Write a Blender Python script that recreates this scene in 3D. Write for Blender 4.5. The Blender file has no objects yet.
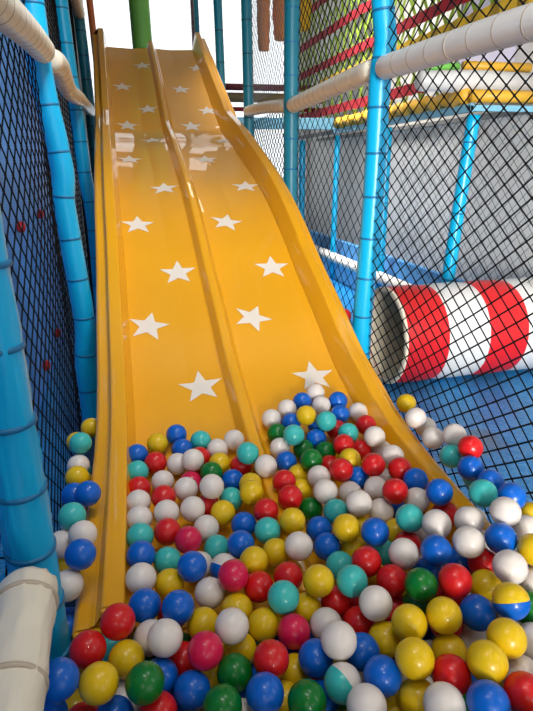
import bpy, bmesh, math, random
from mathutils import Vector, Matrix
S = bpy.context.scene
C = S.collection
PI = math.pi
rnd = random.Random(7)
# ------------------------------------------------ camera, world, lights, exposure
CAM_M = ((0.9704155, -0.2412379, -0.0099013), (0.0876323, 0.3137088, 0.9454667), (0.2249763, 0.9183632, -0.3255682))
cd = bpy.data.cameras.new('camera'); cam = bpy.data.objects.new('camera', cd); C.objects.link(cam)
cd.sensor_fit = 'VERTICAL'; cd.sensor_height = 36.0; cd.lens = 550.0 * 36 / 711
cd.clip_start = 0.02; cd.clip_end = 100
rt, up, fw = [Vector(v) for v in CAM_M]
m3 = Matrix((rt, up, -fw)).transposed()
cam.matrix_world = Matrix.Translation((0, 0, 1.35)) @ m3.to_4x4()
S.camera = cam

w = bpy.data.worlds.new('daylight'); S.world = w; w.use_nodes = True
bg = w.node_tree.nodes['Background']; bg.inputs[0].default_value = (0.93, 0.97, 1.0, 1); bg.inputs[1].default_value = 2.1
S.view_settings.view_transform = 'Standard'; S.view_settings.look = 'None'
S.view_settings.gamma = 1.0; S.view_settings.use_curve_mapping = False
S.view_settings.exposure = -0.5

def area(name, loc, target, sx, sy, power, col=(1, 1, 1)):
    l = bpy.data.lights.new(name, 'AREA'); l.shape = 'RECTANGLE'; l.size = sx; l.size_y = sy
    l.energy = power; l.color = col
    o = bpy.data.objects.new(name, l); C.objects.link(o); o.location = loc
    o.rotation_euler = (Vector(target) - Vector(loc)).to_track_quat('-Z', 'Y').to_euler()
    return o
area('rear_window_light', (-0.9, -2.2, 2.5), (0.2, 1.8, 0.5), 1.2, 1.4, 16, (1.0, 0.98, 0.95))
area('side_window_light', (2.8, -0.6, 2.3), (0.2, 1.8, 0.6), 0.5, 1.5, 15, (0.95, 0.98, 1.0))
area('rear_fill_light', (0.6, -2.4, 1.5), (2.9, 4.6, 0.9), 1.0, 1.4, 56, (1.0, 0.99, 0.96)).data.spread = math.radians(48)  # added low fill from behind the camera for the grey wall
area('panel_fill_light', (0.8, 1.5, 3.8), (-0.6, 3.2, 1.2), 0.6, 0.6, 22, (0.97, 0.99, 1.0)).data.spread = math.radians(80)  # added fill to brighten the blue panel, spills onto the slide
area('deck_wall_fill', (0.1, 0.6, 3.0), (3.0, 4.6, 0.6), 0.8, 0.8, 26, (1.0, 0.99, 0.97))  # added fill reaching under the deck, stands for no fixture
area('ceiling_panel_or_fill', (0.4, 0.6, 5.3), (0.5, 1.2, 0.0), 2.0, 1.6, 16, (1.0, 0.99, 0.97))  # overhead fill added to raise the ambient over the pit
area('ceiling_panel_or_fill', (1.9, 1.6, 5.3), (1.9, 2.2, 0.0), 1.2, 1.6, 42, (1.0, 0.99, 0.97))  # overhead fill added for the floor and right-hand side
area('wall_fill_spot', (1.5, 5.6, 5.3), (2.9, 5.7, 0.6), 0.6, 1.6, 90, (1.0, 0.99, 0.97)).data.spread = math.radians(45)  # added narrow fill on the grey wall, spread kept off the slide
area('ceiling_panel_or_fill', (1.12, 7.15, 5.3), (1.12, 7.1, 0.0), 0.6, 0.9, 14, (1.0, 0.97, 0.9))
for lx, ly in ((0.12, -0.5), (0.32, -0.5), (0.52, -0.5), (0.32, -0.9)):
    l = bpy.data.lights.new('spot_lamp', 'AREA'); l.shape = 'DISK'; l.size = 0.06; l.energy = 2.6; l.color = (1.0, 0.9, 0.72)
    o = bpy.data.objects.new('spot_lamp', l); C.objects.link(o); o.location = (lx, ly, 3.2)

# ------------------------------------------------ materials
def mat(name, col, rough=0.5, coat=0.0, noise=0.0, scale=20.0, bump=0.0, bscale=60.0, metal=0.0, spec=0.5, sss=0.0, coatr=0.05):
    m = bpy.data.materials.new(name); m.use_nodes = True
    nt = m.node_tree; b = nt.nodes['Principled BSDF']
    b.inputs['Base Color'].default_value = (*col, 1); b.inputs['Roughness'].default_value = rough
    b.inputs['Metallic'].default_value = metal; b.inputs['Specular IOR Level'].default_value = spec
    b.inputs['Coat Weight'].default_value = coat; b.inputs['Coat Roughness'].default_value = coatr
    if sss:
        b.inputs['Subsurface Weight'].default_value = sss; b.inputs['Subsurface Radius'].default_value = (.02, .02, .02)
        b.inputs['Subsurface Scale'].default_value = 0.5
    tc = nt.nodes.new('ShaderNodeTexCoord')
    if noise:
        n = nt.nodes.new('ShaderNodeTexNoise'); n.inputs['Scale'].default_value = scale; n.inputs['Detail'].default_value = 4
        nt.links.new(tc.outputs['Object'], n.inputs['Vector'])
        mr = nt.nodes.new('ShaderNodeMapRange'); mr.inputs[3].default_value = 1 - noise; mr.inputs[4].default_value = 1 + noise
        nt.links.new(n.outputs['Fac'], mr.inputs[0])
        mx = nt.nodes.new('ShaderNodeMix'); mx.data_type = 'RGBA'; mx.blend_type = 'MULTIPLY'; mx.inputs[0].default_value = 1
        mx.inputs[6].default_value = (*col, 1); nt.links.new(mr.outputs[0], mx.inputs[7])
        nt.links.new(mx.outputs[2], b.inputs['Base Color'])
    if bump:
        n2 = nt.nodes.new('ShaderNodeTexNoise'); n2.inputs['Scale'].default_value = bscale; n2.inputs['Detail'].default_value = 3
        nt.links.new(tc.outputs['Object'], n2.inputs['Vector'])
        bp = nt.nodes.new('ShaderNodeBump'); bp.inputs['Strength'].default_value = bump; bp.inputs['Distance'].default_value = 0.01
        nt.links.new(n2.outputs['Fac'], bp.inputs['Height']); nt.links.new(bp.outputs[0], b.inputs['Normal'])
    return m
def s2l(r, g, b):
    f = lambda c: (c / 255 / 12.92) if c / 255 <= 0.04045 else ((c / 255 + 0.055) / 1.055) ** 2.4
    return (f(r), f(g), f(b))
M = {}
M['slide'] = mat('yellow_gelcoat', s2l(231, 161, 0), 0.42, coat=0.9, noise=0.04, scale=3, bump=0.03, bscale=9, coatr=0.02)
M['star'] = mat('star_vinyl', s2l(226, 214, 200), 0.4, noise=0.03, scale=30)
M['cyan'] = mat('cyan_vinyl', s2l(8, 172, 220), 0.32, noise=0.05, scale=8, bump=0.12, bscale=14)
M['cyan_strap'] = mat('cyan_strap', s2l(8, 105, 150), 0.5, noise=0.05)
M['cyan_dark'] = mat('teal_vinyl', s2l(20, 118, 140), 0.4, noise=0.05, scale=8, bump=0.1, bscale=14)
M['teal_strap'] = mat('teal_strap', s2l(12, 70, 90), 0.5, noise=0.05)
M['cream'] = mat('cream_vinyl', s2l(226, 214, 192), 0.35, noise=0.05, scale=9, bump=0.15, bscale=12)
M['cream_folds'] = mat('creased_cream_vinyl', s2l(226, 214, 192), 0.38, noise=0.05, scale=9, bump=0.9, bscale=7)
M['cream_strap'] = mat('cream_strap', s2l(188, 170, 148), 0.6, noise=0.05)
M['white_bar'] = mat('white_vinyl', s2l(228, 222, 214), 0.35, noise=0.04, scale=9, bump=0.1, bscale=14)
M['net'] = mat('black_cord', (0.004, 0.004, 0.005), 0.8, noise=0.2, scale=200, spec=0.15)
M['net_grey'] = mat('grey_cord', s2l(120, 125, 130), 0.8, noise=0.1, scale=200)
M['panel'] = mat('blue_panel', s2l(95, 165, 245), 0.5, noise=0.08, scale=2.5)
M['red'] = mat('red_vinyl', s2l(205, 25, 30), 0.35, noise=0.04, scale=6, bump=0.05, bscale=10)
M['white'] = mat('white_vinyl_tunnel', s2l(212, 210, 207), 0.35, noise=0.03, scale=6, bump=0.05, bscale=10)
M['lining'] = mat('beige_lining', s2l(242, 228, 202), 0.6, noise=0.1, scale=12, bump=0.3, bscale=30)
M['grey_wall'] = mat('grey_plaster', s2l(236, 233, 230), 0.85, noise=0.04, scale=5, bump=0.1, bscale=80)
M['dark'] = mat('dark_paint', (0.02, 0.022, 0.025), 0.8, noise=0.2, scale=4)
M['ceil'] = mat('ceiling_paint', s2l(150, 150, 150), 0.9, noise=0.05, scale=4)
M['frame'] = mat('window_frame_paint', s2l(100, 60, 70), 0.5, noise=0.05)
M['green'] = mat('green_vinyl', s2l(122, 195, 88), 0.45, noise=0.06, scale=8, bump=0.1)
M['orange'] = mat('orange_vinyl', s2l(215, 110, 50), 0.4, noise=0.05)
M['yellow'] = mat('yellow_vinyl', s2l(222, 170, 50), 0.45, noise=0.1, scale=12, bump=0.3, bscale=25)
M['wred'] = mat('red_webbing', s2l(165, 28, 42), 0.75, noise=0.15, scale=60)
M['wgreen'] = mat('green_webbing', s2l(150, 180, 50), 0.8, noise=0.15, scale=60)
M['wyellow'] = mat('yellow_webbing', s2l(205, 165, 40), 0.8, noise=0.15, scale=60)
M['ltblue'] = mat('light_blue_vinyl', s2l(120, 180, 205), 0.45, noise=0.05)
M['blue_pad'] = mat('sky_blue_pad', s2l(150, 215, 250), 0.45, noise=0.06, scale=6, bump=0.1)
M['blue_rail'] = mat('blue_rail', s2l(80, 150, 210), 0.45, noise=0.06, scale=6)
M['maroon'] = mat('maroon_vinyl', s2l(120, 40, 50), 0.5, noise=0.06)
M['olive'] = mat('olive_vinyl', s2l(140, 120, 80), 0.6, noise=0.15, scale=12)
M['rust'] = mat('rust_canvas', s2l(225, 140, 75), 0.7, noise=0.15, scale=25)
M['pit'] = mat('pit_dark_sheet', s2l(30, 60, 90), 0.7, noise=0.1, scale=6)
M['knob'] = mat('red_plastic', s2l(200, 30, 30), 0.35, noise=0.05)

def floor_mat():
    m = bpy.data.materials.new('blue_crinkled_mat'); m.use_nodes = True; nt = m.node_tree; b = nt.nodes['Principled BSDF']
    b.inputs['Roughness'].default_value = 0.35
    tc = nt.nodes.new('ShaderNodeTexCoord')
    v = nt.nodes.new('ShaderNodeTexVoronoi'); v.feature = 'DISTANCE_TO_EDGE'; v.inputs['Scale'].default_value = 28
    n = nt.nodes.new('ShaderNodeTexNoise'); n.inputs['Scale'].default_value = 9; n.inputs['Detail'].default_value = 5
    ad = nt.nodes.new('ShaderNodeMix'); ad.data_type = 'RGBA'; ad.inputs[0].default_value = 0.12
    nt.links.new(tc.outputs['Object'], n.inputs['Vector']); nt.links.new(tc.outputs['Object'], ad.inputs[6]); nt.links.new(n.outputs['Color'], ad.inputs[7])
    nt.links.new(ad.outputs[2], v.inputs['Vector'])
    cr = nt.nodes.new('ShaderNodeValToRGB'); cr.color_ramp.elements[0].position = 0.0; cr.color_ramp.elements[0].color = (*s2l(95, 170, 225), 1)
    cr.color_ramp.elements[1].position = 0.06; cr.color_ramp.elements[1].color = (*s2l(0, 136, 208), 1)
    nt.links.new(v.outputs['Distance'], cr.inputs[0])
    n2 = nt.nodes.new('ShaderNodeTexNoise'); n2.inputs['Scale'].default_value = 5
    nt.links.new(tc.outputs['Object'], n2.inputs['Vector'])
    mx = nt.nodes.new('ShaderNodeMix'); mx.data_type = 'RGBA'; mx.blend_type = 'MULTIPLY'; mx.inputs[0].default_value = 0.5
    nt.links.new(cr.outputs[0], mx.inputs[6]); nt.links.new(n2.outputs['Fac'], mx.inputs[7])
    # worn grey patch on the mat, at its own place
    vm = nt.nodes.new('ShaderNodeVectorMath'); vm.operation = 'DISTANCE'
    mp = nt.nodes.new('ShaderNodeMapping'); mp.inputs['Scale'].default_value = (1, 1.0, 1)
    nt.links.new(tc.outputs['Object'], mp.inputs['Vector']); nt.links.new(mp.outputs[0], vm.inputs[0]); vm.inputs[1].default_value = (1.62, 2.22, 0)
    ns = nt.nodes.new('ShaderNodeTexNoise'); ns.inputs['Scale'].default_value = 7
    nt.links.new(tc.outputs['Object'], ns.inputs['Vector'])
    a2 = nt.nodes.new('ShaderNodeMath'); a2.operation = 'MULTIPLY_ADD'; a2.inputs[1].default_value = 0.22
    nt.links.new(ns.outputs['Fac'], a2.inputs[0]); nt.links.new(vm.outputs['Value'], a2.inputs[2])
    r2 = nt.nodes.new('ShaderNodeMapRange'); r2.inputs[1].default_value = 0.22; r2.inputs[2].default_value = 0.29; r2.inputs[3].default_value = 0.8; r2.inputs[4].default_value = 0
    nt.links.new(a2.outputs[0], r2.inputs[0])
    m3_ = nt.nodes.new('ShaderNodeMix'); m3_.data_type = 'RGBA'; nt.links.new(r2.outputs[0], m3_.inputs[0])
    nt.links.new(mx.outputs[2], m3_.inputs[6]); m3_.inputs[7].default_value = (*s2l(70, 110, 130), 1)
    nt.links.new(m3_.outputs[2], b.inputs['Base Color'])
    bp = nt.nodes.new('ShaderNodeBump'); bp.inputs['Strength'].default_value = 0.5; bp.inputs['Distance'].default_value = 0.01
    nt.links.new(v.outputs['Distance'], bp.inputs['Height']); nt.links.new(bp.outputs[0], b.inputs['Normal'])
    return m
M['floor'] = floor_mat()
def glass_mat():
    m = bpy.data.materials.new('window_glass'); m.use_nodes = True; nt = m.node_tree; nt.nodes.clear()
    o = nt.nodes.new('ShaderNodeOutputMaterial'); t = nt.nodes.new('ShaderNodeBsdfTransparent'); g = nt.nodes.new('ShaderNodeBsdfGlossy')
    g.inputs['Roughness'].default_value = 0.02; f = nt.nodes.new('ShaderNodeFresnel'); f.inputs[0].default_value = 1.2
    x = nt.nodes.new('ShaderNodeMixShader'); nt.links.new(f.outputs[0], x.inputs[0]); nt.links.new(t.outputs[0], x.inputs[1]); nt.links.new(g.outputs[0], x.inputs[2])
    nt.links.new(x.outputs[0], o.inputs[0]); return m
M['glass'] = glass_mat()

# ------------------------------------------------ helpers
def obj(name, bm, m, parent=None, smooth=False):
    me = bpy.data.meshes.new(name); bm.normal_update(); bm.to_mesh(me); bm.free()
    for mm in (m if isinstance(m, (list, tuple)) else [m]): me.materials.append(mm)
    if smooth:
        for p in me.polygons: p.use_smooth = True
    o = bpy.data.objects.new(name, me); C.objects.link(o)
    if parent is not None:
        o.parent = parent; o.matrix_parent_inverse = Matrix.Translation(-Vector(parent.location))
    return o
def thing(name, label, cat, loc=(0, 0, 0), group=None):
    o = bpy.data.objects.new(name, None); C.objects.link(o); o.location = loc; o.empty_display_size = 0.1
    o['label'] = label; o['category'] = cat
    if group: o['group'] = group
    return o
def tag(o, label, cat, group=None, kind=None):
    o['label'] = label; o['category'] = cat
    if group: o['group'] = group
    if kind: o['kind'] = kind
    return o
def struct(name, bm, m, label=None, smooth=False):
    o = obj(name, bm, m, None, smooth); o['kind'] = 'structure'
    if label: o['label'] = label
    return o
def box(bm, a, b, mi=0, bev=0.0):
    r = bmesh.ops.create_cube(bm, size=1.0)
    c = [(a[i] + b[i]) / 2 for i in range(3)]; s = [abs(b[i] - a[i]) for i in range(3)]
    for v in r['verts']: v.co = Vector([c[i] + v.co[i] * s[i] for i in range(3)])
    fs = {f for v in r['verts'] for f in v.link_faces}
    for f in fs: f.material_index = mi
    if bev:
        es = list({e for v in r['verts'] for e in v.link_edges})
        bmesh.ops.bevel(bm, geom=es, offset=bev, segments=3, profile=0.5, affect='EDGES')
    return bm
from mathutils import noise as mnoise
def crease(o, amp, sc=(9, 9, 9)):
    # pulled folds in the loose vinyl cover
    me = o.data; me.calc_loop_triangles() if False else None
    nn = [v.normal.copy() for v in me.vertices]
    for v, n in zip(me.vertices, nn):
        p = Vector((v.co.x * sc[0], v.co.y * sc[1], v.co.z * sc[2]))
        f = 1 - abs(mnoise.noise(p)) * 4
        v.co += n * (amp * (max(0, f) ** 3 * 1.3 + 0.8 * mnoise.noise(p * 0.6) - 0.95))
def catmull(pts, n):
    P = [Vector(p) for p in pts]; P = [P[0] * 2 - P[1]] + P + [P[-1] * 2 - P[-2]]; out = []
    for i in range(1, len(P) - 2):
        for k in range(n):
            t = k / n; a, b, c, d = P[i - 1], P[i], P[i + 1], P[i + 2]
            out.append(0.5 * ((2 * b) + (c - a) * t + (2 * a - 5 * b + 4 * c - d) * t * t + (3 * b - a - 3 * c + d) * t ** 3))
    out.append(P[-2]); return out
def tube(bm, pts, rad, seg=16, cap=True):
    """a tube along pts; rad is a number or a list of radii"""
    P = [Vector(p) for p in pts]; n = len(P); R = rad if isinstance(rad, (list, tuple)) else [rad] * n
    rings = []; prev = None
    for i in range(n):
        t = (P[min(i + 1, n - 1)] - P[max(i - 1, 0)]).normalized()
        if prev is None:
            a = Vector((0, 0, 1)) if abs(t.z) < 0.9 else Vector((1, 0, 0)); u = t.cross(a).normalized()
        else: u = (prev - t * prev.dot(t)).normalized()
        prev = u; v = t.cross(u)
        rings.append([bm.verts.new(P[i] + (u * math.cos(2 * PI * k / seg) + v * math.sin(2 * PI * k / seg)) * R[i]) for k in range(seg)])
    for i in range(n - 1):
        for k in range(seg):
            bm.faces.new((rings[i][k], rings[i][(k + 1) % seg], rings[i + 1][(k + 1) % seg], rings[i + 1][k]))
    if cap:
        bm.faces.new(rings[0][::-1]); bm.faces.new(rings[-1])
    return bm

# ------------------------------------------------ the room
bm = bmesh.new(); box(bm, (-1.3, -3.0, -0.1), (3.1, 9.4, 0.0)); struct('floor', bm, M['floor'], 'blue crinkled vinyl floor mats around the ball pit')
bm = bmesh.new(); box(bm, (-1.3, -3.0, 5.4), (3.1, 9.4, 5.5)); struct('ceiling', bm, M['ceil'])
bm = bmesh.new(); box(bm, (3.0, -3.0, 0), (3.1, 9.4, 5.4)); struct('wall_right', bm, M['grey_wall'])
bm = bmesh.new(); box(bm, (-1.4, -3.0, 0), (-1.3, 9.4, 5.4)); struct('wall_left', bm, M['dark'])
bm = bmesh.new(); box(bm, (-1.4, -3.1, 0), (0.9, -3.0, 5.4)); box(bm, (0.9, -3.1, 3.0), (3.0, -3.0, 5.4)); struct('wall_front', bm, M['grey_wall'])
# back wall with a tall bank of windows
bm = bmesh.new()
WX0, WX1, WZ0, WZ1 = -0.4, 2.85, 0.6, 4.75
box(bm, (-1.3, 9.3, 0), (3.0, 9.4, WZ0)); box(bm, (-1.3, 9.3, WZ1), (3.0, 9.4, 5.4))
box(bm, (-1.3, 9.3, WZ0), (WX0, 9.4, WZ1)); box(bm, (WX1, 9.3, WZ0), (3.0, 9.4, WZ1))
struct('wall_back', bm, M['grey_wall'])
wt = None
for i, (x0, x1) in enumerate(((WX0, 1.22), (1.22, WX1))):
    bm = bmesh.new(); f = 0.03
    box(bm, (x0, 9.3, WZ0), (x0 + f, 9.38, WZ1)); box(bm, (x1 - f, 9.3, WZ0), (x1, 9.38, WZ1))
    box(bm, (x0 + f, 9.3, WZ0), (x1 - f, 9.38, WZ0 + f)); box(bm, (x0 + f, 9.3, WZ1 - f), (x1 - f, 9.38, WZ1))
    fr = struct('window_%d' % (i + 1), bm, M['frame'])
    bm = bmesh.new(); box(bm, (x0 + f, 9.335, WZ0 + f), (x1 - f, 9.345, WZ1 - f)); obj('window_pane', bm, M['glass'], fr)

bm = bmesh.new(); box(bm, (-0.30, 0.0, 0.0), (1.10, 3.4, 0.03), bev=0.006); tag(obj('pit_dark_sheet', bm, M['pit']), 'dark blue sheet added under the balls to keep the gaps dark', 'mat')  # added sheet, its dark colour stands in for shade between the balls
# ------------------------------------------------ the slide
PY = [0.9, 1.1, 1.23, 1.6, 1.84, 2.03, 2.26, 2.53, 2.84, 3.11, 3.42, 3.78, 4.28, 4.62, 5.05, 5.27, 5.85, 6.3, 6.8, 7.0]
PZ = [0.34, 0.35, 0.36, 0.4, 0.45, 0.52, 0.61, 0.76, 0.92, 1.08, 1.24, 1.39, 1.56, 1.675, 1.792, 1.9, 2.21, 2.46, 2.73, 2.84]
prof = catmull([(0, y, z) for y, z in zip(PY, PZ)], 6)
ys = [p.y for p in prof]; zs = [p.z for p in prof]
def rim(y):
    if y <= ys[0]: return zs[0]
    for i in range(len(ys) - 1):
        if y <= ys[i + 1]: return zs[i] + (zs[i + 1] - zs[i]) * (y - ys[i]) / (ys[i + 1] - ys[i])
    return zs[-1]
def depth(y):
    t = min(1, max(0, (y - 2.6) / 2.4)); t = t * t * (3 - 2 * t)
    return 0.105 + 0.065 * t
Y0, Y1 = 1.12, 6.82
rows = [y for y in ys if Y0 < y < Y1]; rows = [Y0] + rows + [Y1]
def loft(sec_fn, ys_, mats, name, parent, close_ends=1, smooth=True):
    """sweep a closed section [(x, z)...] along the slide"""
    bm = bmesh.new(); rings = []
    for y in ys_: rings.append([bm.verts.new((x, y, z)) for x, z in sec_fn(y)])
    n = len(rings[0])
    for a, b in zip(rings[:-1], rings[1:]):
        for k in range(n): bm.faces.new((a[k], a[(k + 1) % n], b[(k + 1) % n], b[k]))
    if close_ends:
        bm.faces.new(rings[-1][::-1])
        if close_ends == 1: bm.faces.new(rings[0])
    bmesh.ops.recalc_face_normals(bm, faces=bm.faces)
    o = obj(name, bm, mats, parent, smooth)
    if smooth:
        md = o.modifiers.new('edges', 'EDGE_SPLIT'); md.split_angle = math.radians(38)
    return o
slide = thing('slide', 'yellow two-lane wavy fibreglass slide with white stars running into the balls', 'slide', (0.43, Y0, 0))
def rnd_top(pts, r=0.012):
    """round the convex corners of an open section a little"""
    out = [pts[0]]
    for i in range(1, len(pts) - 1):
        p, a, b = Vector(pts[i]), Vector(pts[i - 1]), Vector(pts[i + 1])
        d1, d2 = (a - p), (b - p); k = min(r, d1.length * 0.4, d2.length * 0.4)
        q1 = p + d1.normalized() * k; q2 = p + d2.normalized() * k
        for t in (0, .25, .5, .75, 1): out.append(tuple(q1 * (1 - t) ** 2 + p * 2 * t * (1 - t) + q2 * t * t))
    out.append(pts[-1]); return out
def sec_bed(y):
    r = rim(y); h = depth(y); top = rnd_top([(-0.078, r - h), (0.20, r - h - 0.012), (0.37, r - h), (0.41, r - h), (0.62, r - h - 0.012), (0.83, r - h - 0.004), (0.862, r - h)], 0.01)
    return top + [(0.862, r - h - 0.02), (-0.078, r - h - 0.02)]
def sec_rim(side):
    def f(y):
        r = rim(y); h = depth(y)
        o = [(-0.030, -h - 0.02), (-0.030, -h + 0.004), (-0.070, -0.006), (-0.075, 0.0), (-0.125, 0.0), (-0.129, -0.05), (-0.140, -0.056), (-0.172, -0.056), (-0.184, -0.07), (-0.184, -0.125)]
        if side < 0: o[:4] = [(-0.078, -h - 0.02), (-0.078, -h + 0.004), (-0.080, -0.006), (-0.084, 0.0)]
        top = rnd_top(o, 0.012)
        inner = [(-0.176, -0.125), (-0.176, -0.07), (-0.135, -0.064), (-0.118, -0.014), (-0.082, -0.014), (-0.050, -h - 0.02)]
        pts = top + inner
        if side < 0:
            A = ((1.1, -.006, -.020, -.036), (1.5, .004, -.010, -.022), (2.0, .018, .004, .004), (3.0, .027, .013, .013), (4.5, .022, .008, .008), (6.9, .014, 0, 0))
            for a, b in zip(A[:-1], A[1:]):
                if a[0] <= y <= b[0]: u = (y - a[0]) / (b[0] - a[0]); ki, ko, kl = [a[m] + (b[m] - a[m]) * u for m in (1, 2, 3)]; break
            else: ki = ko = kl = 0
            pts = [(x + (ki if x > -0.1 else kl if x < -0.132 else ko), z) for x, z in pts]
        if side > 0: pts = [(0.862 + 0.0 - (x + 0.03) * 1.0 + 0.0, z) for x, z in pts]
        return [(x, r + z) for x, z in pts]
    return f
def sec_div(y):
    r = rim(y); h = depth(y); k = min(1, max(0.25, (y - Y0) / 0.25 + 0.25))
    t = min(1, max(0, (y - 3.2) / 3.0)); hh = (h * (0.66 - 0.22 * t)) * k; b = r - h - 0.003; s = 0.03 * t
    return rnd_top([(0.335 + s, b), (0.345 + s, b + 0.004), (0.368 + s, b + hh), (0.405 + s, b + hh), (0.432 + s, b + 0.004), (0.442 + s, b)], 0.010)
loft(sec_bed, rows, M['slide'], 'slide_bed', slide)
loft(sec_rim(-1), rows, M['slide'], 'side_rim', slide, 2)
loft(sec_rim(1), rows, M['slide'], 'side_rim', slide, 2)
loft(sec_div, [y for y in rows if y > 1.13], M['slide'], 'lane_divider', slide)
# front cap (closed nose) under each rim
for xa, xb, xc in ((-0.215, -0.146, -0.088), (1.012, 0.985, 0.90)):
    bm = bmesh.new(); za = rim(Y0)
    box(bm, (min(xa, xb), Y0 - 0.012, za - 0.20), (max(xa, xb), Y0 + 0.02, za - 0.060), bev=0.008)
    box(bm, (min(xb, xc), Y0 - 0.010, za - 0.20), (max(xb, xc), Y0 + 0.02, za - 0.004), bev=0.008)
    obj('end_cap', bm, M['slide'], slide)
bm = bmesh.new(); box(bm, (-0.05, Y0 - 0.010, rim(Y0) - 0.17), (0.88, Y0 + 0.012, rim(Y0) - 0.118), bev=0.006); obj('front_lip', bm, M['slide'], slide)
# white star stickers lying on the bed: (x, y, size, turn)
STARS = [(0.2937, 6.3837, 0.099, 0.0), (0.0724, 5.9235, 0.099, 0.0), (0.2727, 5.4956, 0.099, 0.0), (0.0768, 5.2029, 0.099, 0.0), (0.2574, 4.8317, 0.099, 0.0), (0.0576, 4.294, 0.099, 0.0), (0.2477, 3.7104, 0.099, 0.044), (0.0591, 3.2684, 0.099, 0.011), (0.2352, 2.8811, 0.099, 0.057), (0.0554, 2.5296, 0.099, 0.242), (0.2449, 2.1791, 0.099, -0.002), (0.8459, 6.3544, 0.099, 0.0), (0.6207, 5.9029, 0.099, 0.0), (0.8088, 5.4771, 0.099, 0.0), (0.6212, 5.204, 0.099, 0.0), (0.8252, 4.7942, 0.099, 0.0), (0.608, 4.2992, 0.099, 0.0), (0.7785, 3.7105, 0.099, 0.177), (0.5668, 3.2699, 0.099, 0.249), (0.7416, 2.8809, 0.099, 0.116), (0.5532, 2.5369, 0.099, 0.491), (0.7468, 2.1721, 0.099, 0.084)]
def bedz2(x, y):
    X = (-.078, .20, .37, .41, .62, .83, .862); Z = (0, -.012, 0, 0, -.012, -.004, 0); d = 0
    for i in range(6):
        if X[i] <= x <= X[i + 1]: d = Z[i] + (Z[i + 1] - Z[i]) * (x - X[i]) / (X[i + 1] - X[i])
    return rim(y) - depth(y) + d
for sx, sy, sr, sa in STARS:
    sl = (rim(sy + .05) - rim(sy - .05)) / 0.1; cs = 1 / math.sqrt(1 + sl * sl)
    bm = bmesh.new(); rings = []
    for fr in (0.0, 0.25, 0.5, 0.75, 1.0):
        if fr == 0: rings.append([bm.verts.new((sx, sy, bedz2(sx, sy) + 0.0022))]); continue
        row = []
        for k in range(10):
            ra = sr * (1 if k % 2 == 0 else 0.42)
            rb = sr * (1 if k % 2 == 1 else 0.42)
            a1 = sa + k * PI / 5; a2 = sa + (k + 1) * PI / 5
            p1 = Vector((math.sin(a1) * ra, math.cos(a1) * ra)); p2 = Vector((math.sin(a2) * rb, math.cos(a2) * rb))
            for q in range(4):
                v = (p1 * (1 - q / 4) + p2 * q / 4) * fr
                x, y = sx + v.x, sy + v.y * cs
                row.append(bm.verts.new((x, y, bedz2(x, y) + 0.0022)))
        rings.append(row)
    for k in range(40): bm.faces.new((rings[0][0], rings[1][k], rings[1][(k + 1) % 40]))
    for a, b in zip(rings[1:-1], rings[2:]):
        for k in range(40): bm.faces.new((a[k], b[k], b[(k + 1) % 40], a[(k + 1) % 40]))
    bmesh.ops.recalc_face_normals(bm, faces=bm.faces)
    if sum(f.normal.z for f in bm.faces) < 0: bmesh.ops.reverse_faces(bm, faces=bm.faces)
    obj('star_sticker', bm, M['star'], slide, True)

# ------------------------------------------------ padded posts and bars
def post(name, pts, r, mat_, smat, label, group, pitch=0.19, z0=None, off=0.0, seg=20):
    """a foam-sleeved steel post: sleeve bulging between its straps"""
    P = catmull(pts, 14); t = thing(name, label, 'post', tuple(P[0]), group)
    L = [0]
    for a, b in zip(P[:-1], P[1:]): L.append(L[-1] + (b - a).length)
    R = [r * (0.985 + 0.03 * abs(math.sin(PI * (l - off) / pitch)) ** 0.7) for l in L]
    bm = bmesh.new(); tube(bm, P, R, seg); sl_ = obj('foam_sleeve', bm, mat_, t, True)
    k = off if off > 0.02 else pitch
    while k < L[-1] - 0.03:
        i = next(j for j in range(len(L) - 1) if L[j + 1] >= k)
        f = (k - L[i]) / (L[i + 1] - L[i]); p = P[i].lerp(P[i + 1], f); d = (P[i + 1] - P[i]).normalized()
        bm = bmesh.new(); tube(bm, [p - d * 0.006, p - d * 0.004, p + d * 0.004, p + d * 0.006], [r * 0.98, r * 1.03, r * 1.03, r * 0.98], seg)
        obj('strap', bm, smat, sl_, True); k += pitch
    return t
G = 'padded posts of the play frame'
post('padded_post', [(-0.275, 1.13, 0.16), (-0.268, 1.10, 0.5), (-0.262, 1.08, 0.9), (-0.265, 1.09, 1.5), (-0.27, 1.1, 1.62)], 0.052, M['cyan'], M['cyan_strap'], 'bright cyan padded post in the near left corner above the cream bar', G, 0.155, off=0.10, seg=56)
post('padded_post', [(-0.26, 2.75, 0.0), (-0.265, 2.75, 0.40), (-0.245, 2.75, 0.62), (-0.262, 2.75, 1.0), (-0.272, 2.75, 1.20), (-0.262, 2.75, 1.36), (-0.30, 2.75, 1.72), (-0.30, 2.75, 2.0), (-0.325, 2.75, 2.9)], 0.050, M['cyan'], M['cyan_strap'], 'wavy bright cyan padded post left of the slide, holding the upper cream bar', G, 0.19, off=0.09)
post('padded_post', [(-0.28, 4.7, 0.0), (-0.26, 4.7, 0.9), (-0.285, 4.7, 1.3), (-0.30, 4.7, 1.8), (-0.32, 4.7, 2.4), (-0.33, 4.7, 3.6)], 0.052, M['cyan'], M['cyan_strap'], 'cyan padded post behind the wavy one, close to the slide', G, 0.22)
post('padded_post', [(-0.28, 6.5, 0.0), (-0.27, 6.5, 1.8), (-0.30, 6.5, 3.8)], 0.052, M['cyan_dark'], M['teal_strap'], 'darker teal padded post squeezed against the top left of the slide', G, 0.22)
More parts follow.
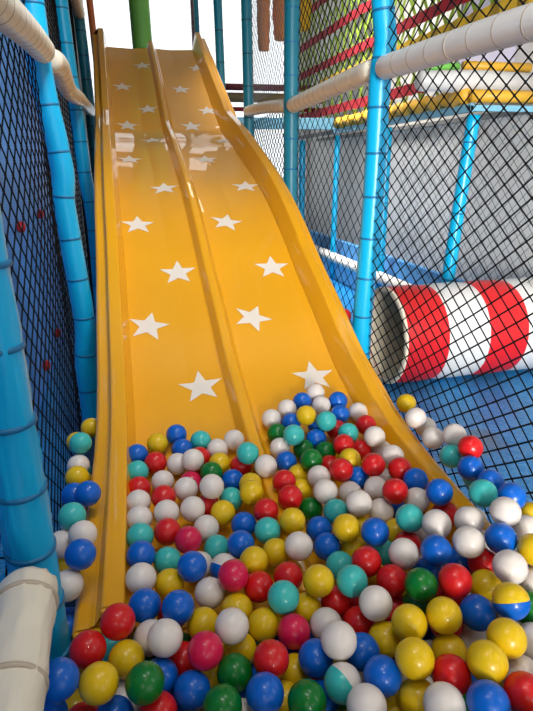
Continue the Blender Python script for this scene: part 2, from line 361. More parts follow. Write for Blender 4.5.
post('padded_post', [(1.12, 2.47, 0.0), (1.10, 2.47, 0.5), (1.125, 2.47, 1.2), (1.13, 2.47, 1.7), (1.145, 2.47, 1.85), (1.12, 2.47, 2.1), (1.13, 2.47, 2.9)], 0.048, M['cyan'], M['cyan_strap'], 'large bright cyan padded post right of the slide in front of the tunnel', G, 0.19, off=0.07)
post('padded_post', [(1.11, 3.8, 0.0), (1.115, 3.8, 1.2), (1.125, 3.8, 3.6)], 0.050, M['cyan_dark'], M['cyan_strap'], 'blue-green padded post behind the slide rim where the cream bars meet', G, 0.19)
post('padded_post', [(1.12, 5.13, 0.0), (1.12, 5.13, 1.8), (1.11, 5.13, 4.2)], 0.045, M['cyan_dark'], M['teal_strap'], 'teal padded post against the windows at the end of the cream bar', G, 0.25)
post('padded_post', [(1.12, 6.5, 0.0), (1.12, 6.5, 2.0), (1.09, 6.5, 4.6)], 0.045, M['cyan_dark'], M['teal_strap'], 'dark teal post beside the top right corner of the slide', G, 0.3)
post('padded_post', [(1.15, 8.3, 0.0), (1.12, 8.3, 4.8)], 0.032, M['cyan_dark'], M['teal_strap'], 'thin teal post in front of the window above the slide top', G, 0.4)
post('padded_post', [(2.36, 3.8, 0.0), (2.40, 3.8, 0.5), (2.43, 3.8, 1.0), (2.48, 3.8, 1.68)], 0.048, M['cyan'], M['cyan_strap'], 'cyan post standing behind the striped tunnel under the deck', G, 0.5)
post('padded_post', [(2.45, 5.13, 0.0), (2.45, 5.13, 1.68)], 0.045, M['cyan'], M['cyan_strap'], 'cyan post half hidden behind the large post right of the slide', G, 0.5)
post('padded_post', [(2.44, 6.46, 0.0), (2.46, 6.46, 1.68)], 0.033, M['cyan'], M['cyan_strap'], 'narrow blue post against the grey wall, farthest under the deck', G, 0.6)
post('padded_post', [(2.45, 7.79, 0.0), (2.45, 7.79, 1.68)], 0.045, M['cyan'], M['cyan_strap'], 'cyan post just right of the blue-green one, under the deck far end', G, 0.6)
post('green_column', [(0.40, 8.0, 2.0), (0.385, 8.0, 3.0), (0.37, 8.0, 5.0)], 0.125, M['green'], M['green'], 'thick green padded column behind the top of the slide', None, 9)
post('orange_pole', [(-0.17, 7.0, 2.0), (-0.175, 7.0, 2.8), (-0.21, 7.0, 4.4)], 0.035, M['orange'], M['orange'], 'orange padded pole at the top left corner of the slide', None, 9)

def bar(pts, r, mat_, smat, label, group, pitch=0.13, seg=20, name='padded_bar'):
    P = catmull(pts, 12)
    # rounded ends
    d0 = (P[0] - P[1]).normalized(); d1 = (P[-1] - P[-2]).normalized()
    t = thing(name, label, 'padded bar', tuple(P[0]), group)
    L = [0]
    for a, b in zip(P[:-1], P[1:]): L.append(L[-1] + (b - a).length)
    R = [r * (0.985 + 0.03 * abs(math.sin(PI * l / pitch)) ** 0.6) for l in L]
    PP = [P[0] + d0 * 0.022, P[0] + d0 * 0.016] + P + [P[-1] + d1 * 0.016, P[-1] + d1 * 0.022]
    RR = [r * 0.55, r * 0.85] + R + [r * 0.85, r * 0.55]
    bm = bmesh.new(); tube(bm, PP, RR, seg); sl_ = obj('foam_sleeve', bm, mat_, t, True)
    k = pitch; n = 0
    while k < L[-1] - 0.03 and n < 90:
        i = next(j for j in range(len(L) - 1) if L[j + 1] >= k)
        f = (k - L[i]) / (L[i + 1] - L[i]); p = P[i].lerp(P[i + 1], f); d = (P[i + 1] - P[i]).normalized()
        bm = bmesh.new(); tube(bm, [p - d * 0.004, p - d * 0.003, p + d * 0.003, p + d * 0.004], [r * 0.97, r * 1.012, r * 1.012, r * 0.97], seg)
        obj('strap', bm, smat, sl_, True); k += pitch; n += 1
    return t
crease(bpy.data.objects['foam_sleeve'], 0.004, (26, 26, 7))
GB = 'cream padded bars of the play frame'
t_ = bar([(-0.25, 0.25, 0.50), (-0.252, 0.6, 0.53), (-0.25, 0.96, 0.567)], 0.058, M['cream_folds'], M['cream_strap'], 'creased cream padded bar in the near bottom left corner', GB, 0.17, 64)
crease(t_.children[0], 0.0045, (24, 9, 24))
bar([(-0.27, 1.25, 1.69), (-0.268, 1.5, 1.72), (-0.27, 2.2, 1.78), (-0.275, 2.68, 1.81)], 0.050, M['cream'], M['cream_strap'], 'cream padded bar at the top left running back to the wavy post', GB, 0.10)
bar([(-0.262, 2.85, 1.80), (-0.26, 3.2, 1.83), (-0.27, 3.8, 1.79), (-0.26, 4.62, 1.83)], 0.050, M['cream'], M['cream_strap'], 'lumpy cream padded bar between the wavy post and the one behind it', GB, 0.12)
bar([(-0.262, 4.78, 1.84), (-0.25, 5.6, 1.86), (-0.25, 6.42, 1.90)], 0.046, M['cream'], M['cream_strap'], 'short cream padded bar ending against the upper left slide rim', GB, 0.14)
bar([(-0.27, 4.78, 2.78), (-0.27, 6.42, 2.78)], 0.050, M['cream'], M['cream_strap'], 'high cream padded bar at the top edge left of the slide', GB, 0.14)
bar([(1.13, 0.7, 1.66), (1.125, 1.5, 1.715), (1.12, 2.40, 1.74)], 0.048, M['white_bar'], M['cream_strap'], 'thick white padded bar sweeping across the top right corner', GB, 0.13)
bar([(1.12, 2.54, 1.75), (1.115, 3.2, 1.735), (1.11, 3.73, 1.72)], 0.047, M['cream'], M['cream_strap'], 'ribbed cream padded bar between the two large right-hand posts', GB, 0.085)
bar([(1.11, 3.87, 1.73), (1.10, 4.4, 1.77), (1.10, 5.06, 1.80)], 0.043, M['cream'], M['cream_strap'], 'farthest cream padded bar from the blue-green post to the slide rim', GB, 0.1)

# ------------------------------------------------ nets: knotted cord in diamonds, one mesh each
def net(name, X, ya, yb, za, zb, cy, cz, r, m, label, sag=0.012, axis='X', knot=True, seg=4, group='knotted safety nets', seed=1):
    bm = bmesh.new(); rg = random.Random(seed); ph = rg.uniform(0, 6)
    def at(i, j):
        y = ya + i * cy / 2; z = za + j * cz / 2
        x = X + sag * (math.sin(y * 2.3 + ph) * math.sin(z * 1.9 + ph * 2)) 
        y2 = y + 0.10 * cy * math.sin(z * 3.1 + y * 1.7 + ph); z2 = z + 0.10 * cz * math.sin(y * 4.3 + ph * 3 + z)
        return Vector((x, y2, z2)) if axis == 'X' else Vector((y2, x, z2))
    ni = int((yb - ya) / (cy / 2)); nj = int((zb - za) / (cz / 2))
    def strand(ij):
        tube(bm, [at(i, j) for i, j in ij], r, seg, cap=False)
    for s in range(-nj, ni + 1):
        if (s % 2): continue
        ij = [(s + k, k) for k in range(nj + 1) if 0 <= s + k <= ni]
        if len(ij) > 1: strand(ij)
    for s in range(0, ni + nj + 1):
        if (s % 2): continue
        ij = [(s - k, k) for k in range(nj + 1) if 0 <= s - k <= ni]
        if len(ij) > 1: strand(ij)
    if knot:
        for i in range(ni + 1):
            for j in range(nj + 1):
                if (i + j) % 2: continue
                p = at(i, j); k = r * 1.9
                vs = [bm.verts.new(p + Vector(d) * k) for d in ((1, 0, 0), (0, 1, 0), (-1, 0, 0), (0, -1, 0), (0, 0, 1), (0, 0, -1))]
                for a in range(4):
                    bm.faces.new((vs[a], vs[(a + 1) % 4], vs[4])); bm.faces.new((vs[(a + 1) % 4], vs[a], vs[5]))
    # border rope
    o = obj(name, bm, m); tag(o, label, 'net', group); return o
net('safety_net', 1.125, 0.55, 2.42, 0.02, 1.72, 0.086, 0.062, 0.0030, M['net'], 'black diamond net right of the slide, below the thick white bar, nearest the camera', 0.02, seed=3)
net('safety_net', 1.125, 0.9, 2.42, 1.74, 2.75, 0.086, 0.062, 0.0030, M['net'], 'black diamond net above the thick white bar at the top right', 0.015, seed=4)
net('safety_net', 1.135, 2.53, 3.74, 0.02, 1.72, 0.095, 0.080, 0.0022, M['net'], 'black net between the two large right-hand posts below the ribbed bar', 0.015, seed=5)
net('safety_net', 1.135, 2.53, 3.74, 1.80, 3.2, 0.086, 0.066, 0.0028, M['net'], 'black net above the ribbed cream bar in front of the climbing web', 0.015, seed=6)
net('safety_net', 1.135, 3.86, 5.07, 0.5, 1.74, 0.086, 0.066, 0.0028, M['net'], 'dark net under the farthest cream bar beside the slide', 0.015, seed=7)
net('safety_net', 1.135, 3.86, 5.07, 1.85, 3.7, 0.072, 0.066, 0.0018, M['net_grey'], 'grey net above the farthest cream bar before the windows', 0.015, seed=8)
net('safety_net', -0.315, 0.75, 2.70, 0.02, 1.79, 0.100, 0.080, 0.0023, M['net'], 'black diamond net on the left in front of the blue panel, nearest', 0.015, seed=9)
net('safety_net', -0.32, 1.2, 2.70, 1.85, 2.9, 0.100, 0.080, 0.0023, M['net'], 'black net above the upper left cream bar', 0.01, seed=10)
net('safety_net', -0.34, 2.80, 4.64, 0.02, 3.3, 0.100, 0.080, 0.0023, M['net'], 'black net in the dark bay between the wavy post and the post behind', 0.015, seed=11)
net('safety_net', -0.35, 4.76, 6.44, 0.02, 3.6, 0.07, 0.07, 0.0026, M['net'], 'dark net in the farthest left bay beside the slide', 0.015, seed=12)
net('safety_net', 2.50, 2.0, 4.9, 0.42, 1.66, 0.095, 0.085, 0.0019, M['net'], 'fine black net hanging under the deck in front of the grey wall', 0.015, seed=13, knot=False)
net('safety_net', 8.9, -0.6, 2.5, 1.6, 4.6, 0.10, 0.10, 0.0013, M['net_grey'], 'pale grey net stretched across the bright windows', 0.01, axis='Y', knot=False, seg=3, seed=14)

# ------------------------------------------------ left: blue climbing panel with red holds
bm = bmesh.new(); box(bm, (-0.64, 0.3, 0.0), (-0.60, 5.1, 2.15), bev=0.008)
tag(obj('wall_panel', bm, M['panel']), 'smooth blue climbing panel behind the left net', 'panel')
for (y, z, lab) in ((4.19, 1.05, 'upper right red climbing hold on the blue panel, nearest the wavy post'), (3.39, 1.04, 'upper left red climbing hold on the blue panel'), (3.54, 0.16, 'lowest left red climbing hold on the blue panel'), (4.23, 0.18, 'lower right red climbing hold on the blue panel')):
    bm = bmesh.new(); bmesh.ops.create_icosphere(bm, subdivisions=2, radius=0.032)
    for v in bm.verts:
        v.co.x *= 0.8; v.co += Vector((0, 0.006 * math.sin(v.co.z * 90), 0.004 * math.sin(v.co.y * 120)))
        v.co += Vector((-0.578, y, z))
    tag(obj('climbing_hold', bm, M['knob'], None, True), lab, 'climbing hold', 'red holds on the blue panel')

# ------------------------------------------------ right: tunnel, low wall, deck, climbing web
tun = thing('crawl_tunnel', 'red and white striped padded crawl tunnel lying on the blue mats', 'tunnel', (1.6, 3.1, 0))
def ring_x(bm, x, r, seg=48): return [bm.verts.new((x, 3.1 + r * math.cos(2 * PI * k / seg), 0.315 + r * math.sin(2 * PI * k / seg))) for k in range(seg)]
def band(xa, xb, m, nm='stripe_band', first=False):
    bm = bmesh.new(); R0 = 0.307; rs = []
    for q in range(7):
        t = q / 6; rs.append(ring_x(bm, xa + (xb - xa) * t, R0 + 0.006 * math.sin(PI * t) ** 0.5))
    rs2 = [ring_x(bm, xa + (xb - xa) * t, 0.285) for t in (1, 0)]
    al = rs + rs2 + [rs[0]]
    for a, b in zip(al[:-1], al[1:]):
        for k in range(48): bm.faces.new((a[k], a[(k + 1) % 48], b[(k + 1) % 48], b[k]))
    bmesh.ops.recalc_face_normals(bm, faces=bm.faces)
    o = obj(nm, bm, m, tun, True); md = o.modifiers.new('e', 'EDGE_SPLIT'); md.split_angle = math.radians(40); return o
band(1.55, 1.82, M['red'])['label'] = 'red band at the tunnel mouth'
band(1.82, 2.10, M['white'])['label'] = 'white band'
band(2.10, 2.37, M['red'])['label'] = 'second red band'
band(2.37, 2.98, M['white'])['label'] = 'far white band'
band(1.53, 1.55, M['lining'], 'mouth_rim')
bm = bmesh.new(); a = ring_x(bm, 1.552, 0.284); b = ring_x(bm, 2.97, 0.284); c = ring_x(bm, 2.97, 0.274); d = ring_x(bm, 1.552, 0.274)
for p, q in ((a, b), (b, c), (c, d), (d, a)):
    for k in range(48): bm.faces.new((p[k], p[(k + 1) % 48], q[(k + 1) % 48], q[k]))
bmesh.ops.recalc_face_normals(bm, faces=bm.faces); obj('inner_lining', bm, M['lining'], tun)
bm = bmesh.new()
vs = [bm.verts.new((2.965, 3.1 + 0.272 * math.cos(2 * PI * k / 48), 0.315 + 0.272 * math.sin(2 * PI * k / 48))) for k in range(48)]
bm.faces.new(vs); bmesh.ops.solidify(bm, geom=bm.faces[:], thickness=0.01); obj('end_panel', bm, M['lining'], tun)

lw = thing('low_barrier', 'low sky-blue padded barrier with white rail in front of the grey wall', 'barrier', (2.45, 6, 0))
bm = bmesh.new(); box(bm, (2.46, 3.85, 0.0), (2.56, 9.2, 0.21), bev=0.01); obj('pad', bm, M['blue_pad'], lw)
bm = bmesh.new(); tube(bm, [(2.43, 3.9, 0.27), (2.43, 9.1, 0.29)], 0.06, 20); obj('white_rail', bm, M['white_bar'], lw, True)
bm = bmesh.new(); box(bm, (2.56, 3.85, 0.0), (2.62, 9.2, 0.46), bev=0.01); obj('backing_strip', bm, M['blue_rail'], lw)

dk = thing('deck', 'upper play deck on cyan posts with light blue and yellow padded edge', 'deck', (2.7, 5, 1.68))
bm = bmesh.new(); box(bm, (2.42, 3.76, 1.70), (2.47, 8.6, 1.74)); box(bm, (2.94, 3.76, 1.70), (2.99, 8.6, 1.74)); box(bm, (1.18, 6.46, 1.80), (2.42, 6.9, 1.84)); obj('platform', bm, M['ceil'], dk)
bm = bmesh.new(); box(bm, (2.395, 3.72, 1.695), (2.42, 6.46, 1.75), bev=.004); box(bm, (2.395, 3.72, 1.70), (2.99, 3.76, 1.74), bev=.004); box(bm, (1.18, 6.42, 1.74), (2.395, 6.46, 1.86), bev=.004); obj('edge_trim', bm, M['ltblue'], dk)
bm = bmesh.new(); tube(bm, [(2.41, 3.75, 1.80), (2.99, 3.75, 1.80)], 0.042, 16); obj('yellow_edge_pad', bm, M['yellow'], dk, True)
bm = bmesh.new()
yy = [3.8 + k * 0.05 for k in range(52)]
tube(bm, [(2.41 + 0.01 * math.sin(k * 2.1), y, 1.80 + 0.012 * math.sin(k * 1.3)) for k, y in enumerate(yy)], [0.050 + 0.006 * (k % 2) for k in range(52)], 12); obj('yellow_edge_pad', bm, M['yellow'], dk, True)
t = thing('padded_roll', 'white padded roll lying across the deck edge behind the top right net', 'padded roll', (2.5, 3.86, 1.9))
bm = bmesh.new(); tube(bm, [(2.05, 3.86, 1.90), (2.07, 3.86, 1.90), (2.5, 3.86, 1.91), (2.98, 3.86, 1.90)], [0.05, 0.066, 0.072, 0.072], 24); obj('roll_body', bm, M['white'], t, True)
bm = bmesh.new(); tube(bm, [(2.45, 3.95, 2.02), (3.0, 3.95, 2.02)], 0.032, 14); tag(obj('padded_rail', bm, M['yellow'], None, True), 'yellow padded rail above the white roll at the right edge', 'rail')
bm = bmesh.new(); tube(bm, [(2.1, 3.93, 2.0), (2.4, 3.93, 2.01)], 0.025, 12); tag(obj('padded_rail', bm, M['green'], None, True), 'short green padded rail peeping below the thick white bar', 'rail')
bm = bmesh.new(); box(bm, (2.5, 4.1, 2.05), (2.98, 4.14, 2.5), bev=.01); tag(obj('foam_block', bm, mat('lavender_vinyl', s2l(190, 185, 205), 0.5, noise=.04)), 'pale lavender padded block above the yellow rail at the right edge', 'padding')

web = thing('climbing_web', 'climbing web of green straps with wide red bands at the upper right', 'climbing net', (2.45, 5.5, 1.8))

def strip(bm, p, q, wd, th=0.004, wav=0.0, ph=0.0, n=10):
    p, q = Vector(p), Vector(q); d = (q - p).normalized(); u = Vector((1, 0, 0)).cross(d).normalized() * wd / 2; x = Vector((th / 2, 0, 0)); prev = None
    for k in range(n + 1):
        c = p.lerp(q, k / n) + Vector((wav * math.sin(k * 1.7 + ph), 0, wav * 0.6 * math.sin(k * 2.3 + ph)))
        r = [bm.verts.new(c + s) for s in (u + x, -u + x, -u - x, u - x)]
        if prev:
            for a in range(4): bm.faces.new((prev[a], prev[(a + 1) % 4], r[(a + 1) % 4], r[a]))
        else: bm.faces.new(r[::-1])
        prev = r
    bm.faces.new(prev)
k = 0
for WYA, WYB, WZA, WZB in ((2.9, 8.0, 2.30, 3.4), (4.25, 8.0, 1.86, 2.22)):
    hgt = WZB - WZA; y = WYA - hgt * 0.7
    while y < WYB:
        for sgn in (1, -1):
            ya_, yb_ = (y, y + hgt * 0.7) if sgn > 0 else (y + hgt * 0.7, y)
            p, q = Vector((2.45 + 0.006 * sgn, ya_, WZA)), Vector((2.45 + 0.006 * sgn, yb_, WZB))
            lo, hi = 0.0, 1.0; dd = q - p
            for lim, s in ((WYA, 1), (WYB, -1)):
                tt = (lim - p.y) / dd.y
                if (dd.y > 0) == (s > 0): lo = max(lo, tt)
                else: hi = min(hi, tt)
            if hi - lo > 0.08:
                bm = bmesh.new(); strip(bm, p + dd * lo, p + dd * hi, 0.032, 0.004, 0.004, k); obj('green_strap', bm, M['wgreen'], web); k += 1
        y += 0.19 if hgt > 0.5 else 0.28
for z, wd, ya_ in ((1.95, 0.09, 4.25), (2.46, 0.085, 3.7), (2.79, 0.085, 2.9), (3.15, 0.085, 2.9)):
    bm = bmesh.new(); strip(bm, (2.432, ya_, z), (2.432, 8.0, z + 0.02), wd, 0.006, 0.008, z, 60); obj('red_band', bm, M['wred'], web)
bm = bmesh.new(); strip(bm, (2.42, 2.9, 2.27), (2.42, 7.0, 2.27), 0.11, 0.02, 0.012, 2, 60); obj('yellow_border', bm, M['wyellow'], web)
# hanging bags in front of the window
for i, (x, y, z0, z1, r, mm, lab) in enumerate(((1.72, 7.0, 2.62, 3.6, 0.075, M['rust'], 'rust-coloured hanging bag before the window, the left one'), (1.95, 7.0, 2.74, 3.6, 0.12, M['rust'], 'wider rust-coloured hanging bag before the window'), (2.2, 7.0, 2.85, 3.7, 0.09, M['wyellow'], 'yellow hanging bag beside the rust-coloured ones'))):
    bm = bmesh.new(); P = [(x, y, z0 + (z1 - z0) * k / 12) for k in range(13)]
    tube(bm, P, [r * (0.8 + 0.2 * math.sin(PI * min(1, k / 4) / 2) + 0.04 * math.sin(k * 2.2)) for k in range(13)], 20)
    tg = thing('hanging_bag', lab, 'hanging bag', (x, y, z0), 'bags hanging before the window')
    obj('bag_body', bm, mm, tg, True)
    bm = bmesh.new(); tube(bm, [(x, y, z1), (x, y, 5.4)], 0.012, 8); obj('rope', bm, M['net_grey'], tg)
# rails before the window
for (x0, x1, y, z, r, mm, lab) in ((1.0, 3.0, 8.5, 2.42, 0.045, M['maroon'], 'maroon padded rail running across the windows'), (1.0, 3.0, 8.55, 2.29, 0.065, M['olive'], 'olive-brown padded rail under the maroon one'), (1.0, 3.0, 8.6, 2.14, 0.03, M['wred'], 'thin red rail below the olive-brown rail')):
    bm = bmesh.new(); tube(bm, [(x0, y, z), (x1, y, z)], r, 16); tag(obj('padded_rail', bm, mm, None, True), lab, 'rail')

# ------------------------------------------------ the balls
BR = 0.0388
BC = {'B': ('blue', s2l(0, 92, 188)), 'W': ('white', s2l(222, 210, 200)), 'R': ('red', s2l(205, 22, 24)), 'Y': ('yellow', s2l(220, 180, 12)), 'T': ('turquoise', s2l(60, 180, 172)), 'G': ('green', s2l(0, 108, 34)), 'P': ('crimson', s2l(208, 20, 70))}
BM_ = {k: mat(v[0] + '_ball_plastic', v[1], 0.38, coat=0.3, noise=0.03, scale=30, spec=0.3, coatr=0.05) for k, v in BC.items()}
def ball_mesh(mats, name):
    bm = bmesh.new(); bmesh.ops.create_uvsphere(bm, u_segments=32, v_segments=20, radius=BR)
    for v in bm.verts:
        if abs(v.co.z) < 0.0005: v.co *= 0.992      # the moulding seam
    for f in bm.faces:
        f.smooth = True
        if len(mats) > 1 and f.calc_center_median().z < 0: f.material_index = 1
    me = bpy.data.meshes.new(name); bm.to_mesh(me); bm.free()
    for m_ in mats: me.materials.append(m_)
    return me
BMESH = {k: ball_mesh([BM_[k]], BC[k][0] + '_ball') for k in BC}
BMESH['WB'] = ball_mesh([BM_['W'], BM_['B']], 'two_tone_ball'); BMESH['YB'] = ball_mesh([BM_['Y'], BM_['B']], 'two_tone_ball'); BMESH['TW'] = ball_mesh([BM_['T'], BM_['W']], 'two_tone_ball')
ROT = {'WB': (0.5, -0.5, 0.0), 'YB': (0.75, 0.0, 0.0), 'TW': (0.3, 0, 0)}
